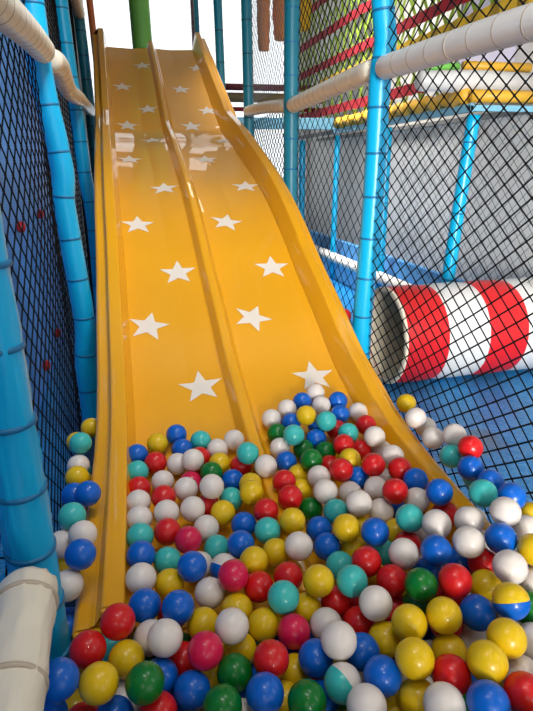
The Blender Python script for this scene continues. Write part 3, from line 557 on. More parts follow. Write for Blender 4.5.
BALLS = [
('B', -0.0379, 1.8058, 0.3794, "blue ball in the slide's left lane, yellow on its left, turquoise below"),
('Y', 0.0374, 1.8492, 0.3906, "yellow ball in the slide's left lane, blue on its left, blue on its right"),
('B', 0.1105, 1.8804, 0.4024, "blue ball in the slide's left lane, farthest"),
('T', 0.1952, 1.8372, 0.3865, "turquoise ball in the slide's left lane, blue on its left, white on its right"),
('B', 0.1231, 1.8066, 0.3784, "blue ball in the slide's left lane, blue above, yellow on its left"),
('W', 0.2477, 1.7808, 0.3739, "white ball in the slide's left lane, turquoise on its left, white on its right"),
('R', 0.0238, 1.7510, 0.3684, "red ball in the slide's left lane, yellow above, white on its right"),
('W', 0.1480, 1.6833, 0.3979, "white ball in the slide's left lane, blue above, white on its left"),
('W', 0.0984, 1.7319, 0.3629, "white ball in the slide's left lane, blue above, red on its left"),
('R', 0.1779, 1.7489, 0.3670, "mostly hidden red ball in the slide's left lane, turquoise above, white on its left"),
('T', -0.0406, 1.7063, 0.3673, "turquoise ball in the slide's left lane, blue above, blue on its left"),
('G', 0.2036, 1.6391, 0.3639, "green ball in the slide's left lane, yellow above, white on its left"),
('W', 0.0405, 1.6526, 0.3479, "white ball in the slide's left lane, red above, red on its left"),
('R', -0.0382, 1.6293, 0.3504, "red ball in the slide's left lane, turquoise above, blue on its left"),
('W', 0.1099, 1.5626, 0.3641, "white ball in the slide's left lane, crimson above, red on its left"),
('P', 0.1320, 1.6324, 0.3412, "half-hidden crimson ball in the slide's left lane, white above, white on its left"),
('R', 0.0363, 1.5364, 0.3621, "red ball in the slide's left lane, white above, white on its left"),
('W', -0.0419, 1.5279, 0.3627, "white ball in the slide's left lane, red above, blue on its left"),
('W', 0.1861, 1.5015, 0.3987, "white ball in the slide's left lane, green above, crimson on its left"),
('W', 0.1190, 1.4594, 0.3558, "white ball in the slide's left lane, white above, white on its left"),
('W', 0.0395, 1.4578, 0.3579, "white ball in the slide's left lane, red above, white on its left"),
('W', -0.0418, 1.4493, 0.3569, "white ball in the slide's left lane, white above, blue on its left"),
('Y', 0.2094, 1.4420, 0.3379, "yellow ball in the slide's left lane, turquoise above, red on its left"),
('R', 0.1711, 1.5101, 0.3241, "mostly hidden red ball in the slide's left lane, white above, white on its left"),
('W', 0.3163, 1.8114, 0.3869, "white ball in the slide's left lane, white on its left, turquoise on its right"),
('T', 0.3337, 1.6490, 0.4162, "turquoise ball in the slide's left lane, white above, white on its right"),
('Y', 0.2425, 1.7048, 0.3583, "yellow ball in the slide's left lane, white above, red on its left"),
('R', 0.3145, 1.6789, 0.3513, "half-hidden red ball in the slide's left lane, turquoise above, yellow on its left"),
('W', 0.3837, 1.5938, 0.3900, "white ball in the slide's left lane, white above, turquoise on its left"),
('B', 0.2721, 1.6138, 0.3390, "blue ball in the slide's left lane, red above, white on its left"),
('T', 0.2492, 1.5224, 0.3279, "turquoise ball in the slide's left lane, blue above, white on its left"),
('Y', 0.3089, 1.4799, 0.3700, "yellow ball in the slide's left lane, yellow above, turquoise on its left"),
('Y', 0.3221, 1.5550, 0.3512, "half-hidden yellow ball in the slide's left lane, red above, blue on its left"),
('R', 0.4221, 1.4996, 0.3796, "red ball in the slide's right lane, blue above, white on its left"),
('R', 0.4192, 1.4205, 0.3720, "red ball in the slide's right lane, red above, red on its left"),
('Y', 0.4990, 1.5942, 0.3342, "half-hidden yellow ball in the slide's right lane, blue above, red on its left"),
('R', 0.3345, 1.3928, 0.3555, "red ball in the slide's left lane, yellow above, red on its right"),
('Y', 0.3964, 1.3177, 0.3600, "yellow ball in the slide's right lane, red above, turquoise on its left"),
('B', 0.2637, 1.3880, 0.3217, "blue ball in the slide's left lane, turquoise above, yellow on its left"),
('Y', 0.4845, 1.5176, 0.3266, "half-hidden yellow ball in the slide's right lane, yellow above, red on its left"),
('W', 0.7033, 2.0166, 0.4513, "white ball in the slide's right lane, blue on its right, white below"),
('B', 0.6317, 1.9742, 0.4364, "blue ball in the slide's right lane, white on its right, yellow below"),
('B', 0.7810, 1.9564, 0.4305, "blue ball in the slide's right lane, white on its right, blue below"),
('W', 0.7034, 1.9430, 0.4245, "white ball in the slide's right lane, yellow on its left, blue on its right"),
('W', 0.8412, 1.8839, 0.4047, "white ball in the slide's right lane, blue on its left, yellow on its right"),
('W', 0.5592, 1.9453, 0.4255, "white ball in the slide's right lane, nearest"),
('Y', 0.6040, 1.8338, 0.4418, "yellow ball in the slide's right lane, blue above, blue on its left"),
('W', 0.4835, 1.9025, 0.4108, "white ball in the slide's right lane, white on its left, green below"),
('B', 0.7631, 1.8843, 0.4035, "blue ball in the slide's right lane, blue above, turquoise on its left"),
('T', 0.6690, 1.7856, 0.4317, "turquoise ball in the slide's right lane, white above, red on its right"),
('B', 0.5549, 1.8724, 0.3980, "half-hidden blue ball in the slide's right lane, white above, green on its left"),
('T', 0.7374, 1.7324, 0.3980, "turquoise ball in the slide's right lane, blue above, red on its right"),
('B', 0.6555, 1.8492, 0.3882, "mostly hidden blue ball in the slide's right lane, white above, yellow on its left"),
('G', 0.4872, 1.8292, 0.3830, "green ball in the slide's right lane, white above, turquoise on its left"),
('T', 0.5202, 1.7206, 0.4250, "turquoise ball in the slide's right lane, blue above, green on its left"),
('B', 0.6228, 1.7661, 0.3715, "blue ball in the slide's right lane, blue above, green on its left"),
('R', 0.7207, 1.8065, 0.3780, "half-hidden red ball in the slide's right lane, blue above, turquoise on its left"),
('R', 0.6877, 1.6533, 0.3969, "red ball in the slide's right lane, turquoise above, green on its left"),
('W', 0.4751, 1.7444, 0.3656, "white ball in the slide's right lane, green above, turquoise on its left"),
('G', 0.5589, 1.7223, 0.3596, "half-hidden green ball in the slide's right lane, turquoise above, blue on its left"),
('G', 0.6333, 1.6913, 0.3557, "half-hidden green ball in the slide's right lane, blue above, green on its left"),
('G', 0.5420, 1.5802, 0.3968, "green ball in the slide's right lane, green above, blue on its left"),
('Y', 0.6812, 1.5763, 0.3813, "yellow ball in the slide's right lane, red above, red on its left"),
('B', 0.4759, 1.6669, 0.3502, "blue ball in the slide's right lane, white above, white on its left"),
('R', 0.6216, 1.6164, 0.3403, "mostly hidden red ball in the slide's right lane, green above, green on its left"),
('R', 0.6137, 1.4866, 0.4015, "red ball in the slide's right lane, yellow above, red on its left"),
('W', 0.5428, 1.5047, 0.3749, "white ball in the slide's right lane, red above, yellow on its left"),
('B', 0.6798, 1.4980, 0.3534, "half-hidden blue ball in the slide's right lane, yellow above, red on its left"),
('R', 0.8232, 1.7651, 0.4056, "red ball in the slide's right lane, white above, turquoise on its left"),
('R', 0.7656, 1.6736, 0.3542, "half-hidden red ball in the slide's right lane, turquoise above, yellow on its left"),
('W', 0.8045, 1.6471, 0.4168, "white ball in the slide's right lane, red above, red on its left"),
('W', 0.8423, 1.6566, 0.3490, "mostly hidden white ball in the slide's right lane, white above, red on its left"),
('W', 0.8146, 1.5220, 0.4044, "white ball in the slide's right lane, white above, red below"),
('R', 0.7186, 1.4677, 0.4152, "red ball in the slide's right lane, white above, blue on its left"),
('R', 0.8030, 1.4436, 0.4005, "red ball in the slide's right lane, white above, red below"),
('B', 0.8184, 1.3662, 0.4022, "blue ball in the slide's right lane, white above, red on its left"),
('W', 0.8014, 1.5100, 0.3263, "mostly hidden white ball in the slide's right lane, white above, white on its left"),
('W', 0.7039, 1.4086, 0.3650, "white ball in the slide's right lane, red above, blue on its left"),
('R', 0.7119, 1.2974, 0.4220, "red ball in the slide's right lane, white above, blue below"),
('B', 0.8146, 1.2260, 0.4469, "blue ball in the slide's right lane, turquoise above, white on its left"),
('Y', 1.0277, 1.8383, 0.4411, "yellow ball outside the slide's right rim, red on its left, white on its right"),
('W', 0.9728, 1.6606, 0.4646, 'white ball in the pit right of centre, yellow above, white on its left'),
('W', 1.0276, 1.6779, 0.4117, "half-hidden white ball outside the slide's right rim, yellow above, white on its left"),
('W', 0.9825, 1.5504, 0.4361, 'white ball in the pit right of centre, white above, white on its left'),
('W', 1.0078, 1.4646, 0.4869, "white ball outside the slide's right rim, white on its left, red on its right"),
('R', 0.9952, 1.3550, 0.4991, "red ball outside the slide's right rim, white on its left, blue below"),
('T', 0.9706, 1.4131, 0.4402, 'turquoise ball in the pit right of centre, white above, white on its left'),
('B', 0.9590, 1.2934, 0.4656, 'blue ball at the right edge of pit, red above, turquoise on its left'),
('T', 1.0028, 1.3249, 0.4091, "mostly hidden turquoise ball outside the slide's right rim, blue above, turquoise on its left"),
('B', 0.9715, 1.2102, 0.4627, 'half-hidden blue ball at the right edge of pit, red above, turquoise on its left'),
('T', 0.8945, 1.1389, 0.4840, "turquoise ball in the slide's right lane, blue above, white below"),
('B', 0.9739, 1.1206, 0.4718, 'blue ball at the right edge of pit, blue on its left, yellow on its right'),
('W', 0.8897, 1.0368, 0.4932, 'white ball at the right edge of pit, blue above, turquoise on its left'),
('Y', 1.0234, 1.0901, 0.4186, 'mostly hidden yellow ball at the right edge of pit, white on its left, white below'),
('W', 0.9659, 1.0362, 0.4230, 'half-hidden white ball at the right edge of pit, yellow above, blue on its left'),
('Y', 0.8887, 0.9197, 0.4646, 'half-hidden yellow ball at the right edge of pit, white above, white on its left'),
('W', 0.5318, 1.4101, 0.3805, "white ball in the slide's right lane, yellow on its left, white on its right"),
('W', 0.6279, 1.4390, 0.3401, "half-hidden white ball in the slide's right lane, blue above, white on its left"),
('W', 0.5943, 1.2934, 0.4035, "white ball in the slide's right lane, white above, turquoise on its left"),
('T', 0.5407, 1.3375, 0.3529, "turquoise ball in the slide's right lane, white above, green on its left"),
('G', 0.4870, 1.4194, 0.3163, "green ball in the slide's right lane, yellow above, yellow on its left"),
('Y', 0.5228, 1.2131, 0.3871, "yellow ball in the slide's right lane, turquoise above, blue on its left"),
('B', 0.4743, 1.3027, 0.3266, "blue ball in the slide's right lane, green above, white on its left"),
('B', 0.4698, 1.2199, 0.3291, "blue ball in the slide's right lane, blue above, white on its left"),
('W', 0.3783, 1.1961, 0.3673, "white ball in the slide's left lane, yellow above, yellow on its left"),
('Y', 0.3247, 1.2402, 0.3234, "yellow ball in the slide's left lane, turquoise above, yellow on its left"),
('B', 0.5866, 1.1635, 0.3968, "blue ball in the slide's right lane, white above, yellow on its left"),
('R', 0.5268, 1.0820, 0.3759, 'red ball in the pit before the slide, blue above, yellow on its left'),
('Y', 0.5462, 1.2101, 0.3118, "half-hidden yellow ball in the slide's right lane, yellow above, blue on its left"),
('T', 0.4789, 1.1426, 0.3229, "half-hidden turquoise ball in the slide's right lane, yellow above, yellow on its left"),
('W', 0.6721, 1.3030, 0.3543, "white ball in the slide's right lane, white above, blue below"),
('W', 0.7807, 1.2872, 0.3850, "white ball in the slide's right lane, blue above, blue on its left"),
('T', 0.6893, 1.1642, 0.4224, "turquoise ball in the slide's right lane, blue on its left, white on its right"),
('B', 0.7640, 1.3660, 0.3106, "mostly hidden blue ball in the slide's right lane, red above, white on its left"),
('Y', 0.6890, 1.2307, 0.3295, "half-hidden yellow ball in the slide's right lane, turquoise above, blue on its left"),
('W', 0.7340, 1.1013, 0.4388, 'white ball in the pit right of centre, red above, white on its left'),
('R', 0.8411, 1.2251, 0.3674, "half-hidden red ball in the slide's right lane, blue above, white on its left"),
('R', 0.6823, 1.1508, 0.3457, "half-hidden red ball in the slide's right lane, yellow above, turquoise on its left"),
('W', 0.6198, 1.0603, 0.3992, 'white ball in the pit right of centre, red above, turquoise on its left'),
('B', 0.6821, 1.0130, 0.4322, 'blue ball in the pit right of centre, white above, red on its left'),
('T', 0.6278, 1.1855, 0.3018, "half-hidden turquoise ball in the slide's right lane, blue above, red on its left"),
('W', 0.8158, 1.0788, 0.4494, 'white ball in the pit right of centre, turquoise above, red on its left'),
('W', 0.7608, 0.9973, 0.4541, 'white ball in the pit right of centre, white above, blue on its left'),
('B', 0.8425, 0.9830, 0.4597, 'blue ball at the right edge of pit, white above, white on its left'),
('W', 0.8687, 1.0618, 0.3749, 'mostly hidden white ball at the right edge of pit, white above, white on its left'),
('R', 0.8083, 0.9916, 0.3834, 'half-hidden red ball at the right edge of pit, white above, blue on its left'),
('W', 0.7954, 0.8851, 0.4616, 'white ball at the right edge of pit, blue above, red on its left'),
('B', 0.7817, 1.0542, 0.3434, 'mostly hidden blue ball in the pit right of centre, white above, blue on its left'),
('T', -0.0423, 1.3708, 0.3512, "turquoise ball in the slide's left lane, white above, red on its right"),
('B', -0.0423, 1.2805, 0.3567, "blue ball in the slide's left lane, turquoise above, white below"),
('R', 0.0355, 1.3802, 0.3462, "red ball in the slide's left lane, white above, turquoise on its left"),
('P', 0.0901, 1.3248, 0.3472, "crimson ball in the slide's left lane, white above, red on its left"),
('W', 0.1499, 1.3922, 0.3280, "white ball in the slide's left lane, red above, crimson on its left"),
('T', 0.0267, 1.2856, 0.3188, "turquoise ball in the slide's left lane, red above, blue on its right"),
('B', 0.0858, 1.1850, 0.3698, "blue ball in the slide's left lane, crimson above, turquoise on its left"),
('W', -0.0444, 1.1806, 0.3641, "white ball in the slide's left lane, blue above, yellow on its right"),
('Y', 0.0249, 1.1935, 0.3205, "yellow ball in the slide's left lane, turquoise above, white on its left"),
('W', 0.1215, 1.1333, 0.3219, "white ball in the slide's left lane, white-and-blue above, blue on its left"),
('T', 0.1698, 1.3195, 0.3060, "turquoise ball in the slide's left lane, white above, blue on its right"),
('W', 0.1126, 1.2673, 0.2998, "mostly hidden white ball in the slide's left lane, crimson above, blue on its left"),
('B', 0.2307, 1.2682, 0.3472, "blue ball in the slide's left lane, blue above, turquoise on its left"),
('T', 0.3198, 1.3165, 0.3417, "turquoise ball in the slide's left lane, red above, yellow on its right"),
('WB', 0.1733, 1.2206, 0.3172, "half-hidden white-and-blue ball in the slide's left lane, turquoise above, white on its left"),
('P', 0.1823, 1.1201, 0.3746, "crimson ball in the slide's left lane, turquoise above, white-and-blue on its left"),
('Y', 0.2515, 1.1921, 0.3472, "yellow ball in the slide's left lane, blue above, crimson on its left"),
('R', 0.3280, 1.1276, 0.3317, "red ball in the slide's left lane, yellow above, red on its left"),
('R', 0.2465, 1.1159, 0.3289, 'red ball in the pit before the slide, yellow above, crimson on its left'),
('T', 0.2880, 1.0294, 0.3630, 'turquoise ball in the pit before the slide, red above, red on its left'),
('Y', 0.3820, 1.0426, 0.3798, 'yellow ball in the pit before the slide, blue above, red on its left'),
('T', 0.4607, 1.0195, 0.3813, 'turquoise ball in the pit before the slide, turquoise above, yellow on its left'),
('Y', 0.3471, 1.0338, 0.3095, 'half-hidden yellow ball in the pit before the slide, yellow above, turquoise on its left'),
('P', 0.2947, 0.9631, 0.3212, 'crimson ball in the pit before the slide, yellow above, yellow on its left'),
('R', 0.4279, 1.0372, 0.3083, 'red ball in the pit before the slide, turquoise above, red on its right'),
('W', 0.3736, 0.9605, 0.3226, 'white ball in the pit before the slide, red above, yellow on its left'),
('W', 0.3601, 0.8493, 0.3927, 'white ball along the bottom edge near the centre, white above, blue on its left'),
('R', 0.4578, 0.9607, 0.3074, 'half-hidden red ball in the pit before the slide, red above, white on its left'),
('W', 0.4821, 0.9300, 0.3893, 'white ball in the pit before the slide, yellow above, red on its left'),
('Y', 0.5699, 1.1215, 0.2868, "mostly hidden yellow ball in the slide's right lane, red above, turquoise on its left"),
('R', 0.5662, 1.0145, 0.3640, 'red ball in the pit before the slide, turquoise above, green on its right'),
('G', 0.5987, 0.9346, 0.4113, 'green ball in the pit right of centre, blue above, red on its left'),
('B', 0.6819, 1.0403, 0.3404, 'mostly hidden blue ball in the pit right of centre, blue above, white on its left'),
('R', 0.6731, 0.9121, 0.4271, 'red ball in the pit right of centre, blue above, blue on its left'),
('R', 0.5720, 1.0026, 0.2862, 'mostly hidden red ball in the pit before the slide, red above, white on its left'),
('G', 0.6095, 0.9531, 0.3337, 'mostly hidden green ball in the pit right of centre, green above, red on its left'),
('Y', 0.5243, 0.8490, 0.3990, 'yellow ball in the pit right of centre, green above, red on its left'),
('Y', 0.6011, 0.8381, 0.4113, 'yellow ball in the pit right of centre, red above, blue on its left'),
('Y', 0.4892, 0.8851, 0.3252, 'yellow ball in the pit before the slide, red above, blue on its left'),
('Y', 0.7684, 0.9236, 0.3793, 'yellow ball at the right edge of pit, red above, red on its left'),
('B', 0.6911, 0.8441, 0.3915, 'blue ball at the right edge of pit, yellow above, red on its left'),
('YB', 0.7361, 0.8003, 0.4532, 'yellow-and-blue ball at the right edge of pit, white above, yellow on its left'),
('R', 0.9036, 0.9462, 0.3426, 'mostly hidden red ball at the right edge of pit, yellow above, white on its left'),
('W', 0.8813, 0.8897, 0.3920, 'mostly hidden white ball at the right edge of pit, yellow above, white on its left'),
('G', 0.8221, 0.8303, 0.3829, 'mostly hidden green ball at the right edge of pit, white above, yellow-and-blue on its left'),
('Y', 0.6775, 0.7316, 0.4344, 'yellow ball at the right edge of pit, yellow-and-blue above, white on its left'),
('W', 0.7679, 0.7517, 0.3799, 'mostly hidden white ball along the bottom edge on the right, green above, white below'),
('W', 0.7016, 0.8517, 0.3012, 'half-hidden white ball at the right edge of pit, blue above, yellow on its left'),
('R', -0.0979, 1.0233, 0.3902, 'red ball in the pit before the slide, white above, red on its left'),
('B', -0.0393, 1.0940, 0.3568, 'blue ball in the pit before the slide, white above, red on its left'),
('B', 0.0373, 1.0554, 0.3680, 'blue ball in the pit before the slide, yellow above, blue on its left'),
('Y', -0.0843, 0.9637, 0.3404, 'yellow ball along the bottom edge left of centre, red above, turquoise on its left'),
('W', 0.0010, 0.9595, 0.3819, 'white ball in the pit before the slide, red above, white on its left'),
('W', -0.0308, 1.0204, 0.3295, 'half-hidden white ball in the pit before the slide, blue above, yellow on its left'),
('Y', 0.0934, 1.0444, 0.3137, 'yellow ball in the pit before the slide, white above, blue on its left'),
('P', 0.0829, 0.9173, 0.3681, 'crimson ball along the bottom edge left of centre, yellow above, green on its left'),
('R', 0.0366, 0.9833, 0.2835, 'half-hidden red ball along the bottom edge left of centre, green above, blue on its left'),
('B', 0.0467, 0.8774, 0.3107, 'blue ball along the bottom edge left of centre, red above, blue on its left'),
('G', -0.0450, 0.8542, 0.3855, 'green ball along the bottom edge left of centre, yellow above, white on its left'),
('B', -0.0163, 0.9247, 0.3134, 'half-hidden blue ball along the bottom edge left of centre, green above, green on its left'),
('R', -0.0253, 0.8461, 0.3097, 'half-hidden red ball along the bottom edge left of centre, green above, white on its left'),
('W', -0.0971, 0.9320, 0.2613, 'mostly hidden white ball along the bottom edge left of centre, yellow above, blue below'),
('B', -0.1116, 0.8658, 0.3000, 'half-hidden blue ball along the bottom edge left of centre, white above, red on its left'),
('Y', 0.1809, 1.0715, 0.3127, 'half-hidden yellow ball in the pit before the slide, red above, white on its left'),
('W', 0.1506, 0.9700, 0.3667, 'white ball in the pit before the slide, yellow above, yellow on its left'),
('Y', 0.2343, 1.0121, 0.3084, 'yellow ball in the pit before the slide, turquoise above, yellow on its left'),
('Y', 0.1684, 0.9747, 0.2870, 'half-hidden yellow ball along the bottom edge near the centre, white above, crimson on its left'),
('G', 0.2145, 1.0379, 0.2365, 'mostly hidden green ball along the bottom edge near the centre, yellow above, red below'),
('G', 0.1396, 0.8858, 0.3230, 'green ball along the bottom edge near the centre, yellow above, green below'),
('R', 0.2170, 0.8728, 0.3540, 'red ball along the bottom edge near the centre, blue above, yellow on its left'),
('B', 0.1855, 0.8007, 0.3499, 'blue ball along the bottom edge near the centre, red above, green on its left'),
('G', 0.0992, 0.7998, 0.3448, 'green ball along the bottom edge left of centre, yellow above, blue on its left'),
('Y', 0.0943, 0.9485, 0.2422, 'mostly hidden yellow ball along the bottom edge left of centre, crimson above, green below'),
('Y', 0.2791, 0.9010, 0.2683, 'half-hidden yellow ball along the bottom edge near the centre, blue above, red on its left'),
('Y', 0.2361, 0.8353, 0.2724, 'mostly hidden yellow ball with yellow above, blue on its left, green on its right'),
('G', 0.2633, 0.7673, 0.3463, 'green ball along the bottom edge near the centre, nearest'),
('B', 0.3175, 0.8721, 0.3307, 'blue ball along the bottom edge near the centre, crimson above, yellow on its left'),
('B', 0.4180, 0.8546, 0.3398, 'blue ball along the bottom edge on the right, red above, white on its left'),
('TW', 0.3466, 0.7866, 0.3469, 'turquoise-and-white ball along the bottom edge near the centre, blue above, blue on its left'),
('B', 0.3132, 0.8192, 0.2727, 'mostly hidden blue ball with yellow above, green on its left, turquoise-and-white on its right'),
('W', 0.3656, 0.7133, 0.3664, 'white ball along the bottom edge on the right, blue above, turquoise-and-white on its left'),
('W', 0.4477, 0.8794, 0.2142, 'mostly hidden white ball with blue above, turquoise-and-white on its left, blue on its right'),
('B', 0.4247, 0.7689, 0.3643, 'blue ball along the bottom edge on the right, blue above, turquoise-and-white on its left'),
('Y', 0.4838, 0.7515, 0.4129, 'yellow ball along the bottom edge on the right, blue above, yellow on its left'),
('Y', 0.4835, 0.7251, 0.3353, 'yellow ball along the bottom edge on the right, white above, yellow on its left'),
('Y', 0.4457, 0.7508, 0.2714, 'mostly hidden yellow ball with white above, white on its left, yellow on its right'),
('W', 0.6088, 0.8744, 0.2479, 'mostly hidden white ball with blue above, yellow on its left, yellow on its right'),
('Y', 0.6021, 0.8050, 0.3402, 'yellow ball along the bottom edge on the right, red above, white on its left'),
('R', 0.5500, 0.7202, 0.3840, 'red ball along the bottom edge on the right, yellow above, white on its left'),
('W', 0.4980, 0.6612, 0.3906, 'white ball along the bottom edge on the right, red above, yellow on its left'),
('Y', 0.6078, 0.6951, 0.4307, 'yellow ball along the bottom edge on the right, white above, red on its left'),
('B', 0.5678, 0.6304, 0.4105, 'blue ball along the bottom edge on the right, yellow above, white on its left'),
('W', 0.6976, 0.6991, 0.3653, 'mostly hidden white ball along the bottom edge on the right, white above, red below'),
('R', 0.6488, 0.6326, 0.4056, 'red ball along the bottom edge on the right, white above, blue on its left'),
('Y', 0.6997, 0.7325, 0.2822, 'mostly hidden yellow ball with white above, blue on its left, red on its right'),
('B', -0.2053, 0.8739, 0.4182, 'blue ball beside the near cream bar, red above, yellow on its right'),
('R', -0.1621, 0.9824, 0.3691, 'red ball beside the near cream bar, blue above, blue on its left'),
('Y', -0.1336, 0.8757, 0.3862, 'yellow ball beside the near cream bar, red above, blue on its left'),
('Y', -0.2014, 0.9580, 0.2377, 'mostly hidden yellow ball beside the near cream bar, blue above, blue on its left'),
('B', -0.2397, 0.8882, 0.3183, 'mostly hidden blue ball beside the near cream bar, blue above, yellow on its right'),
('R', -0.1784, 0.8928, 0.2700, 'mostly hidden red ball beside the near cream bar, yellow above, blue on its left'),
('B', -0.2404, 1.1806, 0.2469, "blue ball in the slide's left lane, blue above, blue below"),
('T', -0.1256, 1.0919, 0.2497, 'mostly hidden turquoise ball along the bottom edge left of centre, red above, yellow below'),
('Y', -0.2097, 2.0807, 0.3763, 'mostly hidden yellow ball in the gap left of the slide, blue on its right'),
('T', -0.2287, 1.8576, 0.4254, 'turquoise ball in the gap left of the slide, yellow above, blue on its right'),
('W', -0.2403, 1.8142, 0.3605, 'half-hidden white ball in the gap left of the slide, turquoise above, turquoise on its right'),
('Y', -0.2387, 1.7281, 0.3645, 'yellow ball in the gap left of the slide, white above, blue below'),
('B', -0.2371, 1.5989, 0.3768, 'half-hidden blue ball in the gap left of the slide, yellow above, blue on its right'),
('B', -0.1875, 1.5374, 0.4128, 'blue ball in the gap left of the slide, yellow above, blue on its left'),
('T', -0.2246, 1.4274, 0.4140, 'turquoise ball in the gap left of the slide, blue above, white below'),
('W', -0.1934, 1.3578, 0.3954, 'white ball in the gap left of the slide, turquoise above, white on its left'),
('B', -0.1887, 1.2401, 0.4206, 'blue ball in the gap left of the slide, white above, yellow on its left'),
('W', -0.2557, 1.3852, 0.3557, 'white ball in the gap left of the slide, turquoise above, blue on its right'),
('Y', -0.2594, 1.3946, 0.2786, 'half-hidden yellow ball in the gap left of the slide, white above, blue on its right'),
('W', -0.2246, 1.2100, 0.3572, 'white ball in the gap left of the slide, yellow above, turquoise below'),
('R', 1.0500, 2.5876, 0.6109, 'mostly hidden red ball beside the large right post'),
('B', -0.2433, 1.2536, 0.2009, "mostly hidden blue ball in the slide's left lane, white above, turquoise on its left"),
('T', -0.2736, 1.3194, 0.1465, "mostly hidden turquoise ball in the slide's left lane, white above, blue on its right"),
('R', 0.6359, 0.8761, 0.3456, 'mostly hidden red ball in the pit right of centre, yellow above, blue on its left'),
('R', 0.6870, 0.9388, 0.3509, 'mostly hidden red ball in the pit right of centre, red above, green on its left'),
('W', 0.1388, 0.8117, 0.2787, 'mostly hidden white ball with blue above, green on its left, yellow on its right'),
('W', 0.7603, 1.1920, 0.3443, "mostly hidden white ball in the slide's right lane, white above, turquoise on its left"),
('Y', 0.5992, 1.2703, 0.3283, "mostly hidden yellow ball in the slide's right lane, white above, yellow on its left"),
('G', 0.0394, 1.0536, 0.2386, 'mostly hidden green ball along the bottom edge left of centre, yellow above, red below'),
('R', 0.4965, 1.0423, 0.2675, 'mostly hidden red ball in the pit before the slide, turquoise above, red on its left'),
('W', 0.5176, 0.7804, 0.2848, 'mostly hidden white ball along the bottom edge on the right, yellow above, yellow below'),
('R', 0.0256, 1.1103, 0.3020, 'mostly hidden red ball in the pit before the slide, blue above, blue on its left'),
('B', 0.2925, 1.0055, 0.2515, 'mostly hidden blue ball along the bottom edge near the centre, crimson above, red below'),
('B', 0.6201, 0.9847, 0.2201, 'mostly hidden blue ball in the pit right of centre, yellow above, yellow on its left'),
('G', 0.3809, 0.7972, 0.2166, 'mostly hidden green ball with white above, blue on its left, yellow on its right'),
('B', 0.6843, 1.0274, 0.1554, 'mostly hidden blue ball in the pit right of centre, green above, blue on its left'),
('G', -0.0504, 1.0553, 0.2625, 'mostly hidden green ball along the bottom edge left of centre, white above, blue below'),
('B', 0.1668, 0.8852, 0.2494, 'mostly hidden blue ball along the bottom edge near the centre, green above, white below'),
('B', 0.2115, 0.9413, 0.2177, 'mostly hidden blue ball along the bottom edge near the centre, red above, blue below'),
('W', 0.8243, 0.8917, 0.3259, 'mostly hidden white ball at the right edge of pit, yellow-and-blue above, blue on its left'),
('B', 0.6536, 0.7965, 0.2632, 'mostly hidden blue ball along the bottom edge on the right, yellow above, blue below'),
('B', -0.0067, 0.8923, 0.2432, 'mostly hidden blue ball with blue above, red on its left, blue on its right'),
('G', 0.5898, 0.7086, 0.3138, 'mostly hidden green ball with red above, white on its left, blue on its right'),
('B', 0.3837, 0.9986, 0.2458, 'mostly hidden blue ball in the pit before the slide, white above, crimson on its left'),
('W', 0.6995, 0.9479, 0.1893, 'mostly hidden white ball along the bottom edge on the right, red above, yellow below'),
('Y', 0.3828, 0.9029, 0.2710, 'mostly hidden yellow ball along the bottom edge near the centre, white above, turquoise-and-white below'),
('Y', 0.2766, 1.0774, 0.2101, 'mostly hidden yellow ball in the pit before the slide, turquoise above, yellow on its left'),
('W', 0.7324, 1.1049, 0.3027, 'mostly hidden white ball in the pit right of centre, blue above, white on its left'),
('Y', 0.3488, 0.7381, 0.2715, 'mostly hidden yellow ball with green above, green on its left, yellow on its right'),
('Y', 0.6267, 1.0687, 0.2725, 'mostly hidden yellow ball in the pit right of centre, red above, white on its left'),
('B', 0.6732, 0.9611, 0.2756, 'mostly hidden blue ball in the pit right of centre, red above, green on its left'),
('Y', 0.1329, 1.0404, 0.2410, 'mostly hidden yellow ball along the bottom edge left of centre, white above, green below'),
('R', -0.1907, 1.1450, 0.1935, "mostly hidden red ball in the slide's left lane, red above, blue on its left"),
('W', 0.7422, 0.9777, 0.3114, 'mostly hidden white ball in the pit right of centre, red above, red on its left'),
('W', 0.3909, 1.0859, 0.2583, 'mostly hidden white ball in the pit before the slide, yellow above, red on its right'),
('Y', 0.0753, 0.8548, 0.2336, 'mostly hidden yellow ball with green above, red on its left, white on its right'),
('R', 0.5547, 0.9014, 0.1966, 'mostly hidden red ball along the bottom edge on the right, yellow above, white below'),
('W', 0.5368, 0.9313, 0.2671, 'mostly hidden white ball in the pit before the slide, yellow above, blue on its right'),
('W', 0.8058, 0.9381, 0.2630, 'mostly hidden white ball at the right edge of pit, yellow above, blue on its left'),
('Y', 0.5328, 0.8320, 0.2271, 'mostly hidden yellow ball along the bottom edge on the right, yellow above, yellow below'),
('Y', 0.4571, 1.0910, 0.2027, 'mostly hidden yellow ball in the pit before the slide, red above, white on its left'),
('Y', 0.6101, 0.5492, 0.4159, 'mostly hidden yellow ball along the bottom edge on the right, red above'),
('G', 0.7822, 0.8116, 0.3156, 'mostly hidden green ball along the bottom edge on the right, green above, white below'),
('R', 0.3208, 0.9465, 0.2086, 'mostly hidden red ball along the bottom edge near the centre, blue above, green below'),
('Y', 0.3523, 0.9821, 0.1431, 'mostly hidden yellow ball along the bottom edge near the centre, blue above, blue below'),
('B', 0.1910, 1.0274, 0.1311, 'mostly hidden blue ball along the bottom edge near the centre, yellow above, green below'),
]
protos = {}
